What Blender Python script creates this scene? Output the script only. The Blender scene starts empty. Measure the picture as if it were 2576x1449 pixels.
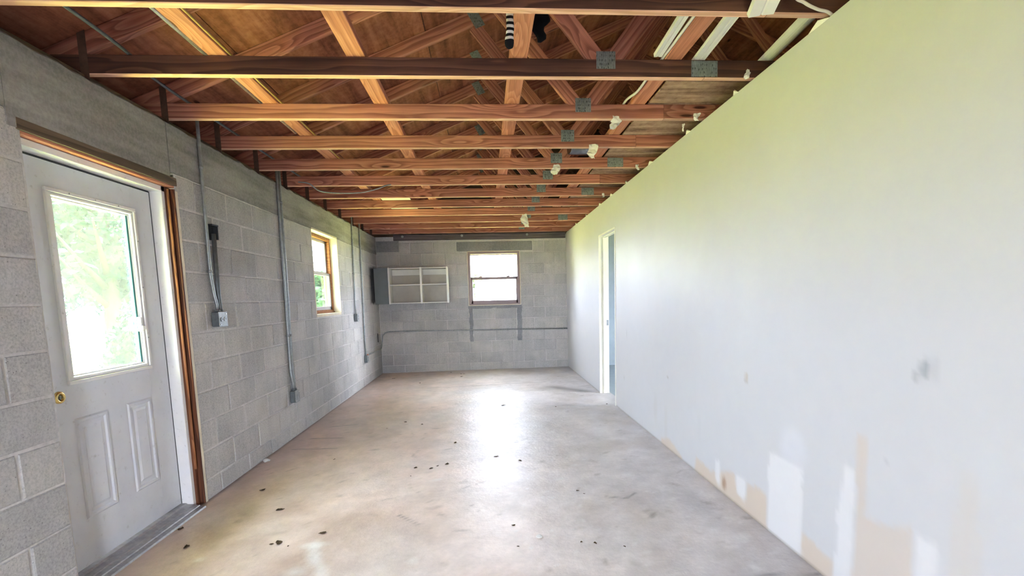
import bpy, bmesh, math, random
import numpy as np
from mathutils import Vector, Matrix, Euler, noise as mnoise

rng = random.Random(7)
SC = bpy.context.scene
COL = SC.collection

# ------------------------------------------------------------------ camera
F_PX, W_PX, H_PX = 1197.52, 2576, 1449
PX, PY = 1311.155, 876.279
YAW, PITCH, ROLL, CAM_H = 0.0719, -0.1063, -0.0267, 1.3297
fw = Vector((math.sin(YAW) * math.cos(PITCH), math.cos(YAW) * math.cos(PITCH), math.sin(PITCH)))
r0 = Vector((math.cos(YAW), -math.sin(YAW), 0))
u0 = r0.cross(fw)
rt = r0 * math.cos(ROLL) + u0 * math.sin(ROLL)
up = u0 * math.cos(ROLL) - r0 * math.sin(ROLL)
cd = bpy.data.cameras.new('camera')
cam = bpy.data.objects.new('camera', cd)
COL.objects.link(cam)
cam.matrix_world = Matrix(((rt.x, up.x, -fw.x, 0), (rt.y, up.y, -fw.y, 0), (rt.z, up.z, -fw.z, CAM_H), (0, 0, 0, 1)))
cd.sensor_fit = 'HORIZONTAL'
cd.sensor_width = 36.0
cd.lens = F_PX / W_PX * 36.0
cd.shift_x = -(PX - W_PX / 2) / W_PX
cd.shift_y = (PY - H_PX / 2) / W_PX
cd.clip_start = 0.05
SC.camera = cam

# ------------------------------------------------------------------ sky, sun, exposure
wd = bpy.data.worlds.new('sky')
SC.world = wd
wd.use_nodes = True
nt = wd.node_tree
nt.nodes.clear()
wo = nt.nodes.new('ShaderNodeOutputWorld')
wb = nt.nodes.new('ShaderNodeBackground')
wb.inputs['Color'].default_value = (0.86, 0.925, 1.10, 1)
wb.inputs['Strength'].default_value = 2.6
nt.links.new(wb.outputs[0], wo.inputs[0])

sd = bpy.data.lights.new('sun', 'SUN')
sd.energy = 13.0
sd.angle = 0.02
sd.color = (1.0, 0.95, 0.84)
sun = bpy.data.objects.new('sun', sd)
COL.objects.link(sun)
sun.rotation_euler = Vector((0.325, -0.03, -0.945)).to_track_quat('-Z', 'Y').to_euler()

SC.view_settings.view_transform = 'Standard'
SC.view_settings.look = 'None'
SC.view_settings.gamma = 1.0
SC.view_settings.use_curve_mapping = False
SC.view_settings.exposure = 5.2
SC.cycles.max_bounces = 14
SC.cycles.diffuse_bounces = 8
SC.cycles.transparent_max_bounces = 12
SC.cycles.sample_clamp_indirect = 12.0


def portal(name, loc, rot, sx, sy):
    l = bpy.data.lights.new(name, 'AREA')
    l.shape = 'RECTANGLE'
    l.size, l.size_y = sx, sy
    l.cycles.is_portal = True
    o = bpy.data.objects.new(name, l)
    COL.objects.link(o)
    o.location = loc
    o.rotation_euler = rot


# room measures (metres): camera stands at x=0, y=0
XL, XR, YB = -1.9444, 1.5288, 8.9043
HW = 2.478                # top of the block walls
TB = 2.518                # underside of the truss chords
TT = 2.613                # top of the truss chords
YN = -3.0                # near end wall
Z0, CH, CL = 0.1352, 0.2032, 0.4064

PI = math.pi
portal('door_glass_daylight', (-2.16, 2.745, 1.42), (0, -PI / 2, 0), 0.9, 0.56)
portal('side_window_daylight', (-2.2, 6.13, 1.68), (0, -PI / 2, 0), 1.0, 0.94)
portal('end_window_daylight', (0.174, 9.16, 1.7), (-PI / 2, 0, 0), 1.0, 1.0)
portal('near_opening_fill', (-0.1, -3.2, 1.0), (PI / 2, 0, 0), 0.7, 2.0)  # portal for the unseen opening added behind the camera as fill


# ------------------------------------------------------------------ material helpers
class NT:
    def __init__(self, name):
        self.m = bpy.data.materials.new(name)
        self.m.use_nodes = True
        self.t = self.m.node_tree
        self.t.nodes.clear()
        self.out = self.n('ShaderNodeOutputMaterial')
        self.b = self.n('ShaderNodeBsdfPrincipled')
        self.l(self.b.outputs[0], self.out.inputs[0])

    def n(self, typ, **kw):
        nd = self.t.nodes.new(typ)
        for k, v in kw.items():
            setattr(nd, k, v)
        return nd

    def l(self, a, b):
        self.t.links.new(a, b)

    def set(self, node, **kw):
        for k, v in kw.items():
            node.inputs[k.replace('_', ' ')].default_value = v
        return node

    def coords(self, kind='Object', scale=(1, 1, 1), rand=True):
        tc = self.n('ShaderNodeTexCoord')
        mp = self.n('ShaderNodeMapping')
        mp.inputs['Scale'].default_value = scale
        if rand:
            oi = self.n('ShaderNodeObjectInfo')
            mu = self.n('ShaderNodeVectorMath', operation='MULTIPLY')
            cb = self.n('ShaderNodeCombineXYZ')
            for i in range(3):
                self.l(oi.outputs['Random'], cb.inputs[i])
            mu.inputs[1].default_value = (37.0, 0.9, 0.7) if rand == 'wood' else (37.0, 53.0, 71.0)
            self.l(cb.outputs[0], mu.inputs[0])
            ad = self.n('ShaderNodeVectorMath', operation='ADD')
            self.l(tc.outputs[kind], ad.inputs[0])
            self.l(mu.outputs[0], ad.inputs[1])
            self.l(ad.outputs[0], mp.inputs[0])
        else:
            self.l(tc.outputs[kind], mp.inputs[0])
        return mp.outputs[0]

    def noise(self, vec, scale, detail=4, rough=0.55, dist=0.0):
        nd = self.n('ShaderNodeTexNoise')
        self.l(vec, nd.inputs['Vector'])
        nd.inputs['Scale'].default_value = scale
        nd.inputs['Detail'].default_value = detail
        nd.inputs['Roughness'].default_value = rough
        nd.inputs['Distortion'].default_value = dist
        return nd.outputs[0]

    def ramp(self, fac, stops, interp='LINEAR'):
        rp = self.n('ShaderNodeValToRGB')
        rp.color_ramp.interpolation = interp
        el = rp.color_ramp.elements
        while len(el) < len(stops):
            el.new(0.5)
        for e, (p, c) in zip(el, stops):
            e.position = p
            e.color = (*c, 1) if len(c) == 3 else c
        self.l(fac, rp.inputs[0])
        return rp.outputs[0]

    def math(self, op, a, b=None, c=None, clamp=False):
        nd = self.n('ShaderNodeMath', operation=op)
        nd.use_clamp = clamp
        for i, x in enumerate((a, b, c)):
            if x is None:
                continue
            if isinstance(x, (int, float)):
                nd.inputs[i].default_value = x
            else:
                self.l(x, nd.inputs[i])
        return nd.outputs[0]

    def mix(self, fac, a, b, mode='MIX'):
        nd = self.n('ShaderNodeMix', data_type='RGBA', blend_type=mode)
        for sock, x in ((nd.inputs[0], fac), (nd.inputs[6], a), (nd.inputs[7], b)):
            if isinstance(x, (int, float)):
                sock.default_value = x
            elif isinstance(x, tuple):
                sock.default_value = (*x, 1)
            else:
                self.l(x, sock)
        return nd.outputs[2]

    def bump(self, h, strength=0.3, dist=0.01, prev=None):
        nd = self.n('ShaderNodeBump')
        nd.inputs['Strength'].default_value = strength
        nd.inputs['Distance'].default_value = dist
        self.l(h, nd.inputs['Height'])
        if prev is not None:
            self.l(prev, nd.inputs['Normal'])
        self.l(nd.outputs[0], self.b.inputs['Normal'])
        return nd.outputs[0]

    def base(self, c, rough=0.6, metal=0.0, spec=0.5):
        if isinstance(c, tuple):
            self.b.inputs['Base Color'].default_value = (*c, 1)
        else:
            self.l(c, self.b.inputs['Base Color'])
        if isinstance(rough, (int, float)):
            self.b.inputs['Roughness'].default_value = rough
        else:
            self.l(rough, self.b.inputs['Roughness'])
        self.b.inputs['Metallic'].default_value = metal
        self.b.inputs['Specular IOR Level'].default_value = spec
        return self.m


def cabinet_patch(t, c):
    """black patch on the side wall beside the cabinet, soft at its edges"""
    gp = t.n('ShaderNodeNewGeometry')
    sp = t.n('ShaderNodeSeparateXYZ')
    t.l(gp.outputs['Position'], sp.inputs[0])
    wob = t.math('MULTIPLY', t.math('SUBTRACT', t.noise(gp.outputs['Position'], 14, 2), 0.5), 0.08)
    fy = t.math('MULTIPLY', t.math('SUBTRACT', t.math('ADD', sp.outputs['Y'], wob), 8.22), 5.0, clamp=True)
    fz = t.math('MULTIPLY', t.math('SUBTRACT', 0.335, t.math('ABSOLUTE', t.math('SUBTRACT', t.math('ADD', sp.outputs['Z'], wob), 1.60))), 22, clamp=True)
    fx = t.math('LESS_THAN', sp.outputs['X'], -1.925)
    st = t.math('MULTIPLY', t.math('MULTIPLY', fy, fz), fx)
    c = t.mix(t.math('MULTIPLY', st, 0.93), c, (0.012, 0.014, 0.018))
    return c


def mat_block():
    t = NT('concrete_block')
    v = t.coords('Object')
    big = t.noise(v, 3.0, 3)
    fine = t.noise(v, 95, 4, 0.7)
    pits = t.n('ShaderNodeTexVoronoi')
    t.l(v, pits.inputs['Vector'])
    pits.inputs['Scale'].default_value = 60
    oi = t.n('ShaderNodeObjectInfo')
    c = t.ramp(big, [(0.3, (0.40, 0.40, 0.392)), (0.7, (0.52, 0.52, 0.51))])
    c = t.mix(0.45, c, t.ramp(fine, [(0.36, (0.26, 0.26, 0.256)), (0.52, (0.49, 0.49, 0.48)), (0.68, (0.63, 0.63, 0.62))]))
    c = t.mix(1.0, c, t.ramp(oi.outputs['Random'], [(0, (0.92, 0.925, 0.93)), (0.5, (1, 1, 1)), (1, (1.06, 1.05, 1.03))]), 'MULTIPLY')
    pit = t.ramp(pits.outputs['Distance'], [(0.05, (0.35, 0.35, 0.35)), (0.22, (1, 1, 1))])
    sel = t.ramp(t.noise(v, 18, 2), [(0.52, (0, 0, 0)), (0.6, (1, 1, 1))])
    c = t.mix(1.0, c, t.mix(sel, (1, 1, 1), pit), 'MULTIPLY')
    # pale mortar wash smeared over the block faces in places
    gp = t.n('ShaderNodeNewGeometry')
    sm = t.noise(gp.outputs['Position'], 1.3, 4, 0.6)
    lg = t.noise(gp.outputs['Position'], 0.8, 5, 0.65)
    c = t.mix(1.0, c, t.ramp(lg, [(0.35, (0.78, 0.785, 0.78)), (0.6, (1.04, 1.03, 1.02))]), 'MULTIPLY')
    vs_ = t.n('ShaderNodeMapping')
    vs_.inputs['Scale'].default_value = (22, 22, 2.2)
    t.l(gp.outputs['Position'], vs_.inputs[0])
    c = t.mix(1.0, c, t.ramp(t.noise(vs_.outputs[0], 1.0, 3, 0.6), [(0.38, (0.955, 0.955, 0.955)), (0.6, (1.015, 1.015, 1.015))]), 'MULTIPLY')
    c = t.mix(t.ramp(sm, [(0.52, (0, 0, 0)), (0.72, (0.35, 0.35, 0.35))]), c, (0.60, 0.595, 0.575))
    c = cabinet_patch(t, c)
    h = t.math('ADD', t.math('MULTIPLY', fine, 0.5), t.math('MULTIPLY', big, 0.5))
    n1 = t.bump(h, 0.55, 0.006)
    return t.base(c, 0.92, spec=0.2)


def mat_mortar(name='mortar', a=(0.40, 0.40, 0.385), b=(0.62, 0.61, 0.595)):
    t = NT(name)
    v = t.coords('Object', rand=False)
    f = t.noise(v, 40, 4, 0.65)
    g = t.noise(v, 2.5, 3)
    c = t.mix(0.5, t.ramp(f, [(0.35, a), (0.65, b)]), t.ramp(g, [(0.35, a), (0.65, b)]))
    c = cabinet_patch(t, c)
    t.bump(f, 0.5, 0.006)
    return t.base(c, 0.95, spec=0.15)


def mat_beam():
    t = NT('cast_concrete')
    v = t.coords('Object', rand=False)
    a = t.noise(v, 1.6, 5, 0.6)
    s = t.noise(t.coords('Object', (9, 0.8, 7), False), 1.5, 4, 0.6)
    f = t.noise(v, 70, 3, 0.6)
    c = t.ramp(a, [(0.3, (0.20, 0.203, 0.20)), (0.55, (0.29, 0.29, 0.283)), (0.75, (0.39, 0.385, 0.37))])
    c = t.mix(0.5, c, t.ramp(s, [(0.35, (0.10, 0.10, 0.095)), (0.5, (0.25, 0.25, 0.24)), (0.65, (0.42, 0.415, 0.40))]))
    c = t.mix(0.25, c, t.ramp(f, [(0.4, (0.12, 0.12, 0.115)), (0.6, (0.32, 0.315, 0.30))]))
    t.bump(f, 0.25, 0.004)
    return t.base(c, 0.9, spec=0.2)


def mat_wood(name, lo, mid, hi, rough=0.72, ring=26.0, dark=0.25):
    t = NT(name)
    v = t.coords('Object', (1, 1, 1), 'wood')
    sx = t.n('ShaderNodeSeparateXYZ')
    t.l(v, sx.inputs[0])
    mp = t.n('ShaderNodeMapping')
    mp.inputs['Scale'].default_value = (0.7, 7, 7)
    t.l(v, mp.inputs[0])
    warp = t.noise(mp.outputs[0], 1.0, 3, 0.55)
    kn = t.n('ShaderNodeTexVoronoi')
    mk = t.n('ShaderNodeMapping')
    mk.inputs['Scale'].default_value = (1.5, 7.5, 7.5)
    t.l(v, mk.inputs[0])
    t.l(mk.outputs[0], kn.inputs['Vector'])
    kn.inputs['Scale'].default_value = 1.0
    kd = kn.outputs['Distance']
    kbump = t.ramp(kd, [(0.0, (1, 1, 1)), (0.45, (0, 0, 0))], 'EASE')
    rr = t.math('ADD', t.math('MULTIPLY', sx.outputs['Y'], ring * 0.9), t.math('MULTIPLY', sx.outputs['Z'], ring))
    rr = t.math('ADD', rr, t.math('MULTIPLY', warp, 4.2))
    rr = t.math('ADD', rr, t.math('MULTIPLY', kbump, 2.6))
    band = t.math('FRACT', rr)
    g = t.ramp(band, [(0.0, hi), (0.45, mid), (0.80, lo), (0.90, lo), (1.0, hi)])
    mf = t.n('ShaderNodeMapping')
    mf.inputs['Scale'].default_value = (3, 120, 120)
    t.l(v, mf.inputs[0])
    fib = t.noise(mf.outputs[0], 1.0, 3, 0.6)
    c = t.mix(0.40, g, mid)
    c = t.mix(1.0, c, t.ramp(fib, [(0.3, (0.78, 0.76, 0.74)), (0.7, (1.1, 1.1, 1.1))]), 'MULTIPLY')
    blot = t.noise(v, 1.1, 4, 0.6)
    c = t.mix(1.0, c, t.ramp(blot, [(0.35, (1 - dark, 1 - dark, 1 - dark)), (0.65, (1.06, 1.06, 1.06))]), 'MULTIPLY')
    knot = t.ramp(kd, [(0.05, (0.22, 0.16, 0.13)), (0.085, (1, 1, 1))])
    c = t.mix(1.0, c, knot, 'MULTIPLY')
    oi = t.n('ShaderNodeObjectInfo')
    c = t.mix(1.0, c, t.ramp(oi.outputs['Random'], [(0, (0.82, 0.80, 0.80)), (1, (1.12, 1.10, 1.06))]), 'MULTIPLY')
    t.bump(fib, 0.18, 0.002)
    return t.base(c, rough, spec=0.3)


def mat_ply(name, a, b, c3):
    t = NT(name)
    v = t.coords('Object')
    g = t.noise(t.coords('Object', (1.2, 10, 10)), 1.0, 5, 0.62, 0.4)
    k = t.noise(v, 22, 4, 0.7)
    c = t.ramp(g, [(0.36, a), (0.5, b), (0.64, c3)])
    c = t.mix(0.25, c, t.ramp(k, [(0.4, a), (0.6, c3)]))
    kn = t.n('ShaderNodeTexVoronoi')
    t.l(t.coords('Object', (1.8, 4.5, 4.5)), kn.inputs['Vector'])
    kn.inputs['Scale'].default_value = 1.0
    c = t.mix(1.0, c, t.ramp(kn.outputs['Distance'], [(0.04, (0.3, 0.22, 0.18)), (0.075, (1, 1, 1))]), 'MULTIPLY')
    oi = t.n('ShaderNodeObjectInfo')
    c = t.mix(1.0, c, t.ramp(oi.outputs['Random'], [(0, (0.85, 0.85, 0.85)), (1, (1.1, 1.1, 1.08))]), 'MULTIPLY')
    return t.base(c, 0.85, spec=0.2)


def mat_paint(name, col, rough=0.5, var=0.08, dirt=0.0, spec=0.4, rand=True):
    t = NT(name)
    v = t.coords('Object', rand=rand)
    n = t.noise(v, 6, 4, 0.6)
    lo = tuple(x * (1 - var) for x in col)
    hi = tuple(min(1, x * (1 + var * 0.5)) for x in col)
    c = t.ramp(n, [(0.35, lo), (0.65, hi)])
    if dirt:
        d = t.noise(v, 28, 5, 0.7)
        c = t.mix(t.ramp(d, [(0.60, (0, 0, 0)), (0.74, (dirt, dirt, dirt))]), c, (0.16, 0.14, 0.12))
    return t.base(c, rough, spec=spec)


def mat_metal(name, col, rough=0.42, metal=0.75, pat=0):
    t = NT(name)
    v = t.coords('Object')
    n = t.noise(v, 35, 4, 0.65)
    c = t.ramp(n, [(0.3, tuple(x * 0.65 for x in col)), (0.7, col)])
    if pat:
        w = t.n('ShaderNodeTexVoronoi')
        t.l(t.coords('Object', (90, 90, 46), False), w.inputs['Vector'])
        w.inputs['Scale'].default_value = 1.0
        w.inputs['Randomness'].default_value = 0.35
        c = t.mix(1.0, c, t.ramp(w.outputs['Distance'], [(0.20, (0.30, 0.30, 0.30)), (0.40, (1.1, 1.1, 1.1))]), 'MULTIPLY')
        t.bump(w.outputs['Distance'], 0.8, 0.004)
    return t.base(c, rough, metal)


def mat_vcol(name, rough_lo, rough_hi, fine_scale, bump=0.1, spec=0.4, fv=0.06):
    t = NT(name)
    at = t.n('ShaderNodeVertexColor', layer_name='paint')
    v = t.coords('Object', rand=False)
    f = t.noise(v, fine_scale, 4, 0.65)
    c = t.mix(1.0, at.outputs[0], t.ramp(f, [(0.3, (1 - fv, 1 - fv, 1 - fv)), (0.7, (1 + fv, 1 + fv, 1 + fv))]), 'MULTIPLY')
    rg = t.n('ShaderNodeMapRange')
    t.l(t.noise(v, 1.6, 3, 0.5), rg.inputs[0])
    rg.inputs[1].default_value, rg.inputs[2].default_value = 0.25, 0.75
    rg.inputs[3].default_value, rg.inputs[4].default_value = rough_lo, rough_hi
    if bump:
        t.bump(t.noise(v, 24, 5, 0.65), bump, 0.01)
    return t.base(c, rg.outputs[0], spec=spec)


def mat_glass(name, haze=0.0, tint=(0.93, 0.97, 0.96)):
    t = NT(name)
    t.t.nodes.remove(t.b)
    tr = t.n('ShaderNodeBsdfTransparent')
    tr.inputs[0].default_value = (*tint, 1)
    gl = t.n('ShaderNodeBsdfGlossy')
    gl.inputs['Roughness'].default_value = 0.03
    lw = t.n('ShaderNodeLayerWeight')
    lw.inputs[0].default_value = 0.5
    fr = t.n('ShaderNodeMath', operation='MULTIPLY_ADD')
    t.l(t.math('POWER', lw.outputs['Facing'], 5.0), fr.inputs[0])
    fr.inputs[1].default_value = 0.9
    fr.inputs[2].default_value = 0.04
    mx = t.n('ShaderNodeMixShader')
    t.l(fr.outputs[0], mx.inputs[0])
    t.l(tr.outputs[0], mx.inputs[1])
    t.l(gl.outputs[0], mx.inputs[2])
    last = mx.outputs[0]
    if haze:
        tl = t.n('ShaderNodeBsdfTranslucent')
        tl.inputs[0].default_value = (0.86, 0.9, 0.9, 1)
        v = t.coords('Object', rand=False)
        sp = t.noise(v, 85, 4, 0.75)
        lg = t.noise(v, 3.5, 4, 0.6)
        k = t.math('MULTIPLY', t.math('ADD', t.ramp(sp, [(0.45, (0.3, 0.3, 0.3)), (0.7, (1, 1, 1))]), lg), haze)
        m2 = t.n('ShaderNodeMixShader')
        t.l(k, m2.inputs[0])
        t.l(last, m2.inputs[1])
        t.l(tl.outputs[0], m2.inputs[2])
        last = m2.outputs[0]
    t.l(last, t.out.inputs[0])
    return t.m


def mat_leaf(name, a, b):
    t = NT(name)
    v = t.coords('Object', rand=False)
    c = t.ramp(t.noise(v, 2.2, 5, 0.75), [(0.35, a), (0.65, b)])
    return t.base(c, 0.9, spec=0.0)


def mat_stripes():
    t = NT('striped_knit')
    v = t.coords('Object', rand=False)
    s = t.n('ShaderNodeSeparateXYZ')
    t.l(v, s.inputs[0])
    k = t.math('FRACT', t.math('MULTIPLY', s.outputs['Z'], 40.0))
    band = t.math('GREATER_THAN', k, 0.5)
    toe = t.math('GREATER_THAN', s.outputs['Z'], 0.032)
    c = t.mix(t.math('MULTIPLY', band, toe), (0.012, 0.012, 0.014), (0.72, 0.70, 0.70))
    return t.base(c, 0.95, spec=0.1)


M = {}
M['block'] = mat_block()
M['mortar'] = mat_mortar()
M['patch'] = mat_mortar('dark_mortar', (0.19, 0.20, 0.205), (0.30, 0.31, 0.315))
M['dust'] = mat_mortar('loose_mortar', (0.45, 0.44, 0.42), (0.6, 0.6, 0.58))
M['beam'] = mat_beam()
M['wood'] = mat_wood('chord_pine', (0.21, 0.075, 0.05), (0.47, 0.185, 0.125), (0.62, 0.29, 0.20))
M['brace'] = mat_wood('brace_pine', (0.42, 0.155, 0.085), (0.60, 0.25, 0.15), (0.70, 0.345, 0.22), ring=14, dark=0.12)
M['shadewood'] = mat_wood('shaded_pine', (0.05, 0.024, 0.016), (0.12, 0.055, 0.038), (0.20, 0.092, 0.06), ring=16, dark=0.45)  # chord pine with the shade of the nearest trusses in its colour
M['edge'] = mat_wood('floorlit_pine', (0.56, 0.30, 0.20), (0.70, 0.42, 0.30), (0.78, 0.52, 0.40), ring=14, dark=0.15)  # chord pine lightened to carry the floor's bounce light
M['buck'] = mat_wood('stained_pine', (0.05, 0.018, 0.009), (0.14, 0.050, 0.022), (0.24, 0.09, 0.04), ring=18)
M['sashwood'] = mat_wood('sash_wood', (0.20, 0.075, 0.03), (0.36, 0.15, 0.06), (0.46, 0.2, 0.09), ring=16)
M['header'] = mat_wood('weathered_pine', (0.05, 0.035, 0.022), (0.12, 0.085, 0.055), (0.2, 0.145, 0.1), ring=18)
M['ledger'] = mat_wood('ledger_pine', (0.06, 0.055, 0.065), (0.12, 0.105, 0.115), (0.17, 0.145, 0.15), ring=14)
M['ply'] = mat_ply('roof_plywood', (0.13, 0.044, 0.023), (0.26, 0.096, 0.052), (0.38, 0.155, 0.09))
M['greyply'] = mat_ply('grey_plywood', (0.15, 0.085, 0.055), (0.36, 0.22, 0.15), (0.54, 0.38, 0.27))
M['roof'] = mat_paint('roof_felt', (0.06, 0.06, 0.06), 0.9)
M['white'] = mat_paint('white_paint', (0.72, 0.72, 0.72), 0.42, 0.05, 0.5)
M['doorwhite'] = mat_paint('door_paint', (0.60, 0.62, 0.66), 0.38, 0.05, 0.35)
M['trimwhite'] = mat_paint('trim_white', (0.74, 0.72, 0.71), 0.45, 0.05)
M['cream'] = mat_paint('cream_block_paint', (0.66, 0.60, 0.46), 0.75, 0.14, 0.2)
M['sashgrey'] = mat_paint('sash_grey', (0.36, 0.34, 0.36), 0.5, 0.06)
M['mauve'] = mat_paint('sash_mauve', (0.30, 0.235, 0.235), 0.5, 0.08)
M['cabinet'] = mat_paint('cabinet_white', (0.78, 0.77, 0.72), 0.5, 0.05)
M['cabin'] = mat_paint('cabinet_lining', (0.50, 0.47, 0.41), 0.6, 0.08)
M['cabgrey'] = mat_paint('cabinet_grey', (0.17, 0.195, 0.20), 0.6, 0.08)
M['jamb'] = mat_paint('jamb_cream', (0.74, 0.72, 0.62), 0.5, 0.06, 0.15)
M['bluegrey'] = mat_paint('blue_grey_paint', (0.36, 0.42, 0.45), 0.6, 0.05)
M['greybox'] = mat_metal('galvanised_steel', (0.36, 0.385, 0.38), 0.5, 0.55)
M['emt'] = mat_metal('conduit_steel', (0.36, 0.39, 0.385), 0.42, 0.55)
M['emtdark'] = mat_metal('weathered_conduit', (0.17, 0.195, 0.20), 0.5, 0.5)
M['bright'] = mat_metal('bright_steel', (0.75, 0.75, 0.74), 0.3, 0.8)
M['plate'] = mat_metal('nail_plate_steel', (0.26, 0.30, 0.29), 0.5, 0.55, pat=1)
M['strap'] = mat_metal('rusty_strap', (0.13, 0.075, 0.05), 0.7, 0.4)
M['black'] = mat_paint('black_iron', (0.018, 0.02, 0.022), 0.6, 0.1)
M['brass'] = mat_metal('brass', (0.83, 0.62, 0.25), 0.25, 1.0)
M['copper'] = mat_paint('rust_orange', (0.42, 0.13, 0.06), 0.6, 0.2)
M['alum'] = mat_metal('aluminium_threshold', (0.42, 0.42, 0.43), 0.45, 0.7)
M['foil'] = mat_metal('duct_foil', (0.40, 0.40, 0.42), 0.25, 0.95)
M['cable_white'] = mat_paint('white_cable', (0.70, 0.66, 0.60), 0.5, 0.05)
M['cable_yellow'] = mat_paint('yellow_cable', (0.46, 0.30, 0.08), 0.5, 0.08)
M['paper'] = mat_paint('torn_paper', (0.78, 0.75, 0.66), 0.85, 0.08)
M['sockblack'] = mat_paint('black_knit', (0.008, 0.008, 0.009), 0.95, 0.2, spec=0.1)
M['stripes'] = mat_stripes()
M['palepanel'] = mat_paint('pale_board', (0.80, 0.80, 0.62), 0.7, 0.04)
M['leafdry'] = mat_leaf('dry_leaf', (0.035, 0.025, 0.015), (0.12, 0.085, 0.05))
M['chip'] = mat_paint('paint_chip', (0.68, 0.67, 0.63), 0.8, 0.1)
M['glass'] = mat_glass('window_glass', 0.004, (0.72, 0.73, 0.73))
M['dimglass'] = mat_glass('dimmed_glass', 0.004, (0.58, 0.60, 0.59))  # tint darkened to weaken the side window's light; no screen there
M['dirtyglass'] = mat_glass('dusty_glass', 0.007)
M['drywall'] = mat_vcol('painted_drywall', 0.48, 0.62, 9, 0.0, 0.25, 0.012)
M['floor'] = mat_vcol('concrete_slab', 0.33, 0.47, 30, 0.38, 0.32)
M['lawn'] = mat_leaf('lawn_green', (0.25, 0.28, 0.065), (0.40, 0.41, 0.14))
M['drive'] = mat_mortar('driveway_concrete', (0.28, 0.28, 0.27), (0.40, 0.40, 0.39))
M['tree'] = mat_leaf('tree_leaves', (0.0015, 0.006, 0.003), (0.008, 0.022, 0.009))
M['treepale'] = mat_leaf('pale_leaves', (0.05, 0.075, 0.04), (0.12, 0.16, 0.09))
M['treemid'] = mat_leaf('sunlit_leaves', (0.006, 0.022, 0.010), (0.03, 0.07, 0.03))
M['bark'] = mat_leaf('bark_brown', (0.004, 0.004, 0.003), (0.014, 0.013, 0.010))
M['teal'] = mat_paint('teal_paint', (0.05, 0.20, 0.19), 0.5, 0.1)


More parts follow.
